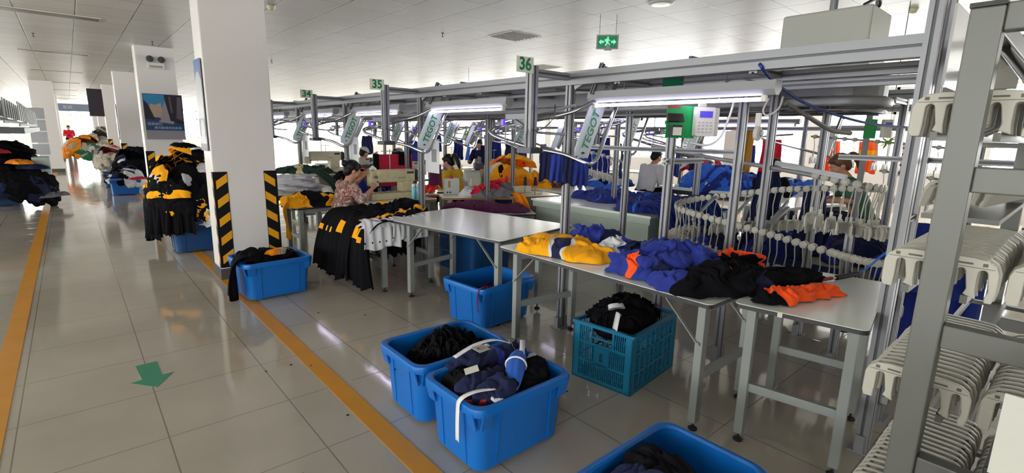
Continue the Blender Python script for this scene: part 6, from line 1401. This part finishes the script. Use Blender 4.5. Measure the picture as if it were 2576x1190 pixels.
def person(label, loc, face, pose, shirt, pants, hair, ht=1.0, vox=.008, hairstyle='bun', sleeve='long', cap=None, lean=.1, headturn=0, nod=.3, shorts=False, skin=None, collar=None, build=1.0, cat='person'):
    """pose: dict with optional overrides; local frame x right, y forward"""
    t = thing('person', label, cat, loc); R = Matrix.Rotation(face, 3, 'Z'); O = Vector(loc); skin = skin or SKIN
    W = lambda p: O + R @ (Vector(p) * ht); D = lambda d: R @ Vector(d)
    sit = pose.get('sit', True); hz = pose.get('hip', .50 if sit else .90); tl = .46
    hip = Vector((0, 0, hz)); ch = hip + Vector((0, lean * .7, tl * .68)); nk = hip + Vector((0, lean * 1.1, tl + .02)); hd = nk + Vector((0, .035 + lean * .25, .135))
    shL = nk + Vector((-.175, -.01, -.055)); shR = nk + Vector((.175, -.01, -.055))
    elL = Vector(pose.get('elL', shL + Vector((-.05, .12, -.24)))); elR = Vector(pose.get('elR', shR + Vector((.05, .12, -.24))))
    wrL = Vector(pose.get('wrL', elL + Vector((.08, .22, .03)))); wrR = Vector(pose.get('wrR', elR + Vector((-.08, .22, .03))))
    b = MB()
    limb(b, [W(nk - Vector((0, 0, .05))), W(nk), W(hd - Vector((0, .01, .06)))], [.058, .05, .052])
    # head with face
    Hm = R @ Matrix.Rotation(headturn, 3, 'Z') @ Matrix.Rotation(-nod, 3, 'X'); H = lambda p: W(hd) + Hm @ (Vector(p) * ht)
    b.ball(H((0, -.008, .025)), 1, 24, 18, sc=(.073 * ht, .092 * ht, .092 * ht), R=Hm); b.ball(H((0, .018, -.03)), 1, 20, 14, sc=(.058 * ht, .070 * ht, .080 * ht), R=Hm)
    b.ball(H((0, .066, -.088)), .024 * ht, 12, 8)                                   # chin
    b.tube([H((0, .086, .018)), H((0, .100, -.005)), H((0, .109, -.024))], 0, 8, rr=[.009 * ht, .012 * ht, .016 * ht]); b.ball(H((0, .104, -.028)), .014 * ht, 10, 8)   # nose
    b.ball(H((0, .084, -.056)), 1, 12, 8, sc=(.024 * ht, .010 * ht, .010 * ht), R=Hm)            # mouth
    b.ball(H((0, .080, .034)), 1, 12, 8, sc=(.050 * ht, .014 * ht, .010 * ht), R=Hm)             # brow
    for s in (-1, 1):
        b.ball(H((s * .074, -.004, -.008)), 1, 12, 8, sc=(.010 * ht, .020 * ht, .032 * ht), R=Hm)  # ears
        b.ball(H((s * .040, .060, -.025)), .026 * ht, 10, 8)
    arms = ((shL, elL, wrL, -1), (shR, elR, wrR, 1))
    for sh, el, wr, s in arms:
        limb(b, [W(sh), W((sh + el) / 2), W(el), W((el + wr) / 2), W(wr)], [.052 * build, .043 * build, .036, .033, .024])
        hd_ = (wr - el).normalized(); pn = Vector(pose.get('palmL' if s < 0 else 'palmR', (0, 0, -1)))
        hand(b, W(wr), D(hd_), D(pn), s * (1 if pn.z < 0 else 1), pose.get('curlL' if s < 0 else 'curlR', .7), ht)
    legs = []
    for s in (-1, 1):
        hp = hip + Vector((s * .09, 0, 0))
        if sit: kn = hip + Vector((s * .12, .42, .0)); an = Vector((s * .12, .40, .07)); 
        else: kn = Vector(pose.get('kn%s' % ('L' if s < 0 else 'R'), hip + Vector((s * .10, .03, -.42)))); an = Vector(pose.get('an%s' % ('L' if s < 0 else 'R'), (s * .10, .0, .07)))
        to = an + Vector((0, .15, -.045)); legs.append((hp, kn, an, to)); limb(b, [W(hp), W((hp + kn) / 2), W(kn), W((kn + an) / 2), W(an)], [.078 * build, .068, .052, .050, .034]); limb(b, [W(an), W(to)], [.034, .026])
    limb(b, [W(hip), W(ch), W(nk - Vector((0, 0, .06)))], [.11, .11, .07])
    remeshed(b, 'body', skin, t, vox)
    # eyes
    for s in (-1, 1): MB().ball(H((s * .031, .0795, .010)), .0085 * ht, 10, 8).ball(H((s * .031, .0865, .010)), .0045 * ht, 8, 6, mi=1).build('eye', [mat('eye_white', hexc('d8d2cc'), .3), mat('iris', (0.02, .012, .01), .3)], t, world=True, smooth=True)
    # shirt: torso and sleeves
    q = MB(); wdt = .165 * build
    rings = []
    for k, (z_, w_, d_) in enumerate(((-.08, .158, .125), (.0, .165, .13), (.12, .155, .118), (.26, .165, .118), (.37, .178, .112), (.43, .150, .095), (.475, .085, .075), (.50, .06, .062))):
        u = (z_ + .08) / .58; c = hip + Vector((0, lean * 1.1 * max(0, z_) / .48, z_)); rings.append([W(c + Vector((w_ * build * math.cos(a), d_ * build * math.sin(a) * (1 if math.sin(a) < 0 else .95), 0))) for a in [2 * PI * i / 26 for i in range(26)]])
    q.loft(rings, cap0=True, cap1=True)
    for sh, el, wr, s in arms:
        end = {'long': el.lerp(wr, .82), 'half': sh.lerp(el, .95), 'three': el.lerp(wr, .25), 'short': sh.lerp(el, .62)}[sleeve]
        if sleeve in ('long', 'three'): limb(q, [W(sh), W((sh + el) / 2), W(el), W(end)], [.072 * build, .062 * build, .052, .042 if sleeve == 'long' else .052])
        else: limb(q, [W(sh), W(end)], [.074 * build, .066 * build])
    so = remeshed(q, 'shirt', shirt, t, vox, 5)
    tx = bpy.data.textures.get('wrinkle') or bpy.data.textures.new('wrinkle', 'CLOUDS'); tx.noise_scale = .09; dm = so.modifiers.new('wrinkles', 'DISPLACE'); dm.texture = tx; dm.strength = .022; dm.mid_level = .5; dm.texture_coords = 'GLOBAL'
    # trousers
    q = MB()
    for hp, kn, an, to in legs:
        end = kn.lerp(an, .9) if not shorts else hp.lerp(kn, .55)
        if shorts: limb(q, [W(hp), W(end)], [.098 * build, .088])
        else: limb(q, [W(hp), W(kn), W(end)], [.098 * build, .070, .056])
    limb(q, [W(hip + Vector((-.05, 0, .0))), W(hip + Vector((.05, 0, .0)))], [.125 * build, .125 * build])
    remeshed(q, 'trousers', pants, t, vox, 4)
    q = MB()
    for hp, kn, an, to in legs: limb(q, [W(an + Vector((0, -.02, -.03))), W(to + Vector((0, .01, .01)))], [.045, .036])
    remeshed(q, 'shoes', BLACKP, t, vox, 2)
    # hair
    q = MB()
    q.ball(H((0, -.020, .040)), 1, 24, 16, sc=(.084 * ht, .096 * ht, .094 * ht), R=Hm); q.ball(H((0, -.050, -.005)), 1, 20, 14, sc=(.076 * ht, .060 * ht, .085 * ht), R=Hm)
    q.ball(H((0, .045, .085)), 1, 16, 10, sc=(.062 * ht, .045 * ht, .032 * ht), R=Hm)
    if hairstyle == 'bun':
        q.ball(H((0, -.115, .045)), 1, 16, 12, sc=(.050 * ht, .044 * ht, .044 * ht), R=Hm); q.ball(H((.01, -.15, .06)), .022 * ht, 10, 8)
    if hairstyle == 'pony': limb(q, [H((0, -.095, .045)), H((0, -.15, .05)), H((0, -.175, -.02)), H((0, -.165, -.12)), H((0, -.15, -.19))], [.026, .034, .040, .034, .014])
    o = remeshed(q, 'hair', hair, t, max(vox, .006), 3)
    if hairstyle == 'pony': MB().lathe([(.030, -.012), (.036, 0), (.030, .012)], tuple(H((0, -.118, .05))), 14, axis='Y').build('hair_tie', mat('hair_tie', hexc('cdb89a'), .5), t, world=True, smooth=True)
    if cap:
        q = MB(); q.ball(H((0, -.01, .070)), 1, 20, 12, sc=(.092 * ht, .105 * ht, .075 * ht), R=Hm); q.ball(H((0, .095, .055)), 1, 14, 8, sc=(.065 * ht, .050 * ht, .010 * ht), R=Hm); remeshed(q, 'cap', cap, t, max(vox, .006), 3)
    return t
def stool(label, x, y, h=.44):
    t = thing('stool', label, 'stool', (x, y, 0)); MB().loft([rrect(.32, .24, .03, z=h - .025), rrect(.33, .25, .03, z=h)], cap0=True, cap1=True).build('seat', WOOD, t)
    for sx in (-.13, .13):
        for sy in (-.09, .09): MB().bar((sx, sy, 0), (sx * .9, sy * .9, h - .02), .025, .025).build('leg', GREYP, t)
# 1 floral blouse, seated, facing +x
person('person in a floral blouse with a black hair bun, hands raised at a sewing machine', (2.40, 5.98, 0), -PI / 2 + .02,
       dict(hip=.50, elR=(.23, .20, .77), wrR=(.12, .40, .90), palmR=(-1, 0, 0), curlR=1.0, elL=(-.20, .20, .80), wrL=(-.05, .33, 1.02), palmL=(1, 0, 0), curlL=.8),
       FLORAL, BLK, HAIRB, vox=.006, hairstyle='bun', sleeve='three', lean=.12, nod=.45, headturn=-.1)
stool('wooden stool under the floral blouse worker', 2.38, 5.98, .42)
WS = mat('white_shirt_cloth', hexc('c6c6cc'), .85); GS = mat('green_shirt_cloth', hexc('3b6652'), .85); YS = mat('yellow_top_cloth', hexc('e0b41c'), .85); PS = mat('pale_pink_striped_shirt', hexc('cfc2c8'), .85)
person('person in a white T-shirt seen from behind at the blue cloth table', (7.66, 5.20, 0), -PI / 2 - .15, dict(hip=.58, elR=(.24, .18, .80), wrR=(.10, .38, .80), elL=(-.22, .18, .80), wrL=(-.1, .38, .80)), WS, BLK, HAIRB, ht=1.06, vox=.010, hairstyle='short', sleeve='half', lean=.16, nod=.5, build=1.12)
stool('stool under the white T-shirt worker', 7.66, 5.20, .52)
person('person with a light brown ponytail in a green shirt bending over work', (6.38, 1.50, 0), PI / 2 - .95, dict(hip=.73, elR=(.24, .22, 1.0), wrR=(.06, .42, .96), elL=(-.2, .24, 1.0), wrL=(-.05, .44, .96)), GS, NAVY, HAIRBR, ht=1.0, vox=.009, hairstyle='pony', sleeve='short', lean=.22, nod=.55)
stool('stool under the green shirt worker', 6.38, 1.50, .65)
person('person in a pale striped shirt and dark shorts standing at a table', (8.2, 6.78, 0), -PI / 2 + .3, dict(sit=False, hip=.84, elR=(.26, .14, 1.08), wrR=(.16, .34, 1.14), elL=(-.25, .14, 1.08), wrL=(-.14, .34, 1.14)), PS, BLK, HAIRB, ht=.98, vox=.012, hairstyle='short', sleeve='half', lean=.14, shorts=True)
person('person in a bright yellow top with a dark ponytail behind the second station post', (4.75, 6.75, 0), -PI / 2 + 1.9, dict(hip=.52), YS, BLK, HAIRB, ht=1.0, vox=.010, hairstyle='pony', sleeve='half', lean=.14, nod=.5)
stool('stool under the yellow top worker', 4.75, 6.75, .44)
person('person in a white blouse with a dark ponytail and grey cap behind the red panel', (5.1, 9.75, 0), -PI / 2 + .4, dict(hip=.52), WS, BLK, HAIRB, ht=1.0, vox=.013, hairstyle='pony', sleeve='long', cap=mat('grey_cap', hexc('9fa3a8'), .8), lean=.16)
person('person in white with a pale cap raising an arm, left of the capped ponytail', (4.7, 10.6, 0), -PI / 2 + .1, dict(hip=.52, elR=(.22, .24, .9), wrR=(.1, .42, 1.1)), WS, BLK, HAIRB, ht=1.0, vox=.013, hairstyle='short', sleeve='long', cap=mat('white_cap', hexc('c9c9cc'), .8), lean=.12)
person('person in a black sleeveless top sitting behind the carousel', (7.1, 2.85, 0), PI / 2 + .9, dict(hip=.62), BLK, NAVY, HAIRB, ht=1.0, vox=.012, hairstyle='short', sleeve='short', lean=.06)
person('person in blue clothes working far back near the bright windows', (7.4, 9.6, 0), PI / 2 + .5, dict(sit=False, hip=.82), NAVY, NAVY, HAIRB, ht=.95, vox=.014, hairstyle='short', sleeve='long', lean=.1)
person('person in red standing far down the aisle before the bright door', (.05, 39, 0), PI, dict(sit=False, hip=.88), RED, BLK, HAIRB, ht=1.0, vox=.02, hairstyle='short', sleeve='long', lean=.05)
t = thing('work_table', 'white desk at which the green shirt worker bends', 'table', (5.95, 2.1, 0), -.2); MB().bb(-.3, 1.3, -.1, .5, .86, .89).build('table_top', TOPW, t); 
for sx in (-.2, 1.2):
    for sy in (-.05, .4): MB().bb(sx - .03, sx + .03, sy - .03, sy + .03, 0, .86).build('leg', GREYP, t)
t = thing('work_table', 'narrow table before the standing pale shirt worker', 'table', (8.95, 6.6, 0), .1); MB().bb(-.3, .3, -.8, .8, .88, .91).build('table_top', TOPW, t)
for sx in (-.25, .25):
    for sy in (-.7, .7): MB().bb(sx - .03, sx + .03, sy - .03, sy + .03, 0, .88).build('leg', GREYP, t)
# left production line far away: sloping hanger rows, white boards on the left pillar, door sign
t = thing('hanger_rack', 'grey rows of stored hangers rising at the far left edge', 'rack', (-1.6, 12, 1.4))
mb = MB()
for k in range(78):
    x = -.50 - (k % 6) * .15; y = 10.2 + (k // 6) * .42; z = 1.58 + (k % 6) * .05 + (15.4 - y) * .012; mb.bb(x - .006, x + .006, y - .02, y + .2, z, z + .27)
for k in range(6): mb.bb(-.5 - k * .15 - .01, -.5 - k * .15 + .01, 10.0, 15.4, 1.56 + k * .045, 1.60 + k * .045)
mb.build('hanger_rows', GREYP, t, world=True)['kind'] = 'stuff'
MB().bb(-1.4, -.46, 10.0, 15.4, 1.46, 1.54).build('deck', DKMET, t, world=True)
for x in (-1.35,):
    for y in (10.2, 15.2): MB().bar((x, y, 0), (x, y, 1.46), .03, .03).build('leg', DKMET, t, world=True)
t = thing('wall_shelf', 'white notice boards stacked beside the left pillar', 'board', (-.55, 16.5, .9))
for k in range(4): MB().bb(-.12, .18, -.0, .06, .0 + k * .28, .25 + k * .28).build('notice_board', mat('pale_notice', hexc('c4c8cf'), .4), t)
t = thing('hanging_banner', 'grey blue banner sign hanging over the far end of the aisle', 'banner', (.05, 40, 2.45)); MB().bb(-.9, 1.1, 0, .05, 0, .42).build('board', mat('banner_blue_grey', hexc('6f7890'), .5), t)
for s in (-.8, 1.0): MB().cyl((s, .02, .42), (s, .02, .62), .01, 6).build('hanger_rod', DKMET, t)
text('lettering', '车间', .22, t, basis((.15, 39.99, 2.66), (1, 0, 0), (0, 0, 1)), P_TXT, .001)
t = thing('poster_far', 'x', 'poster', (0, 0, 0)); bpy.data.objects.remove(t)
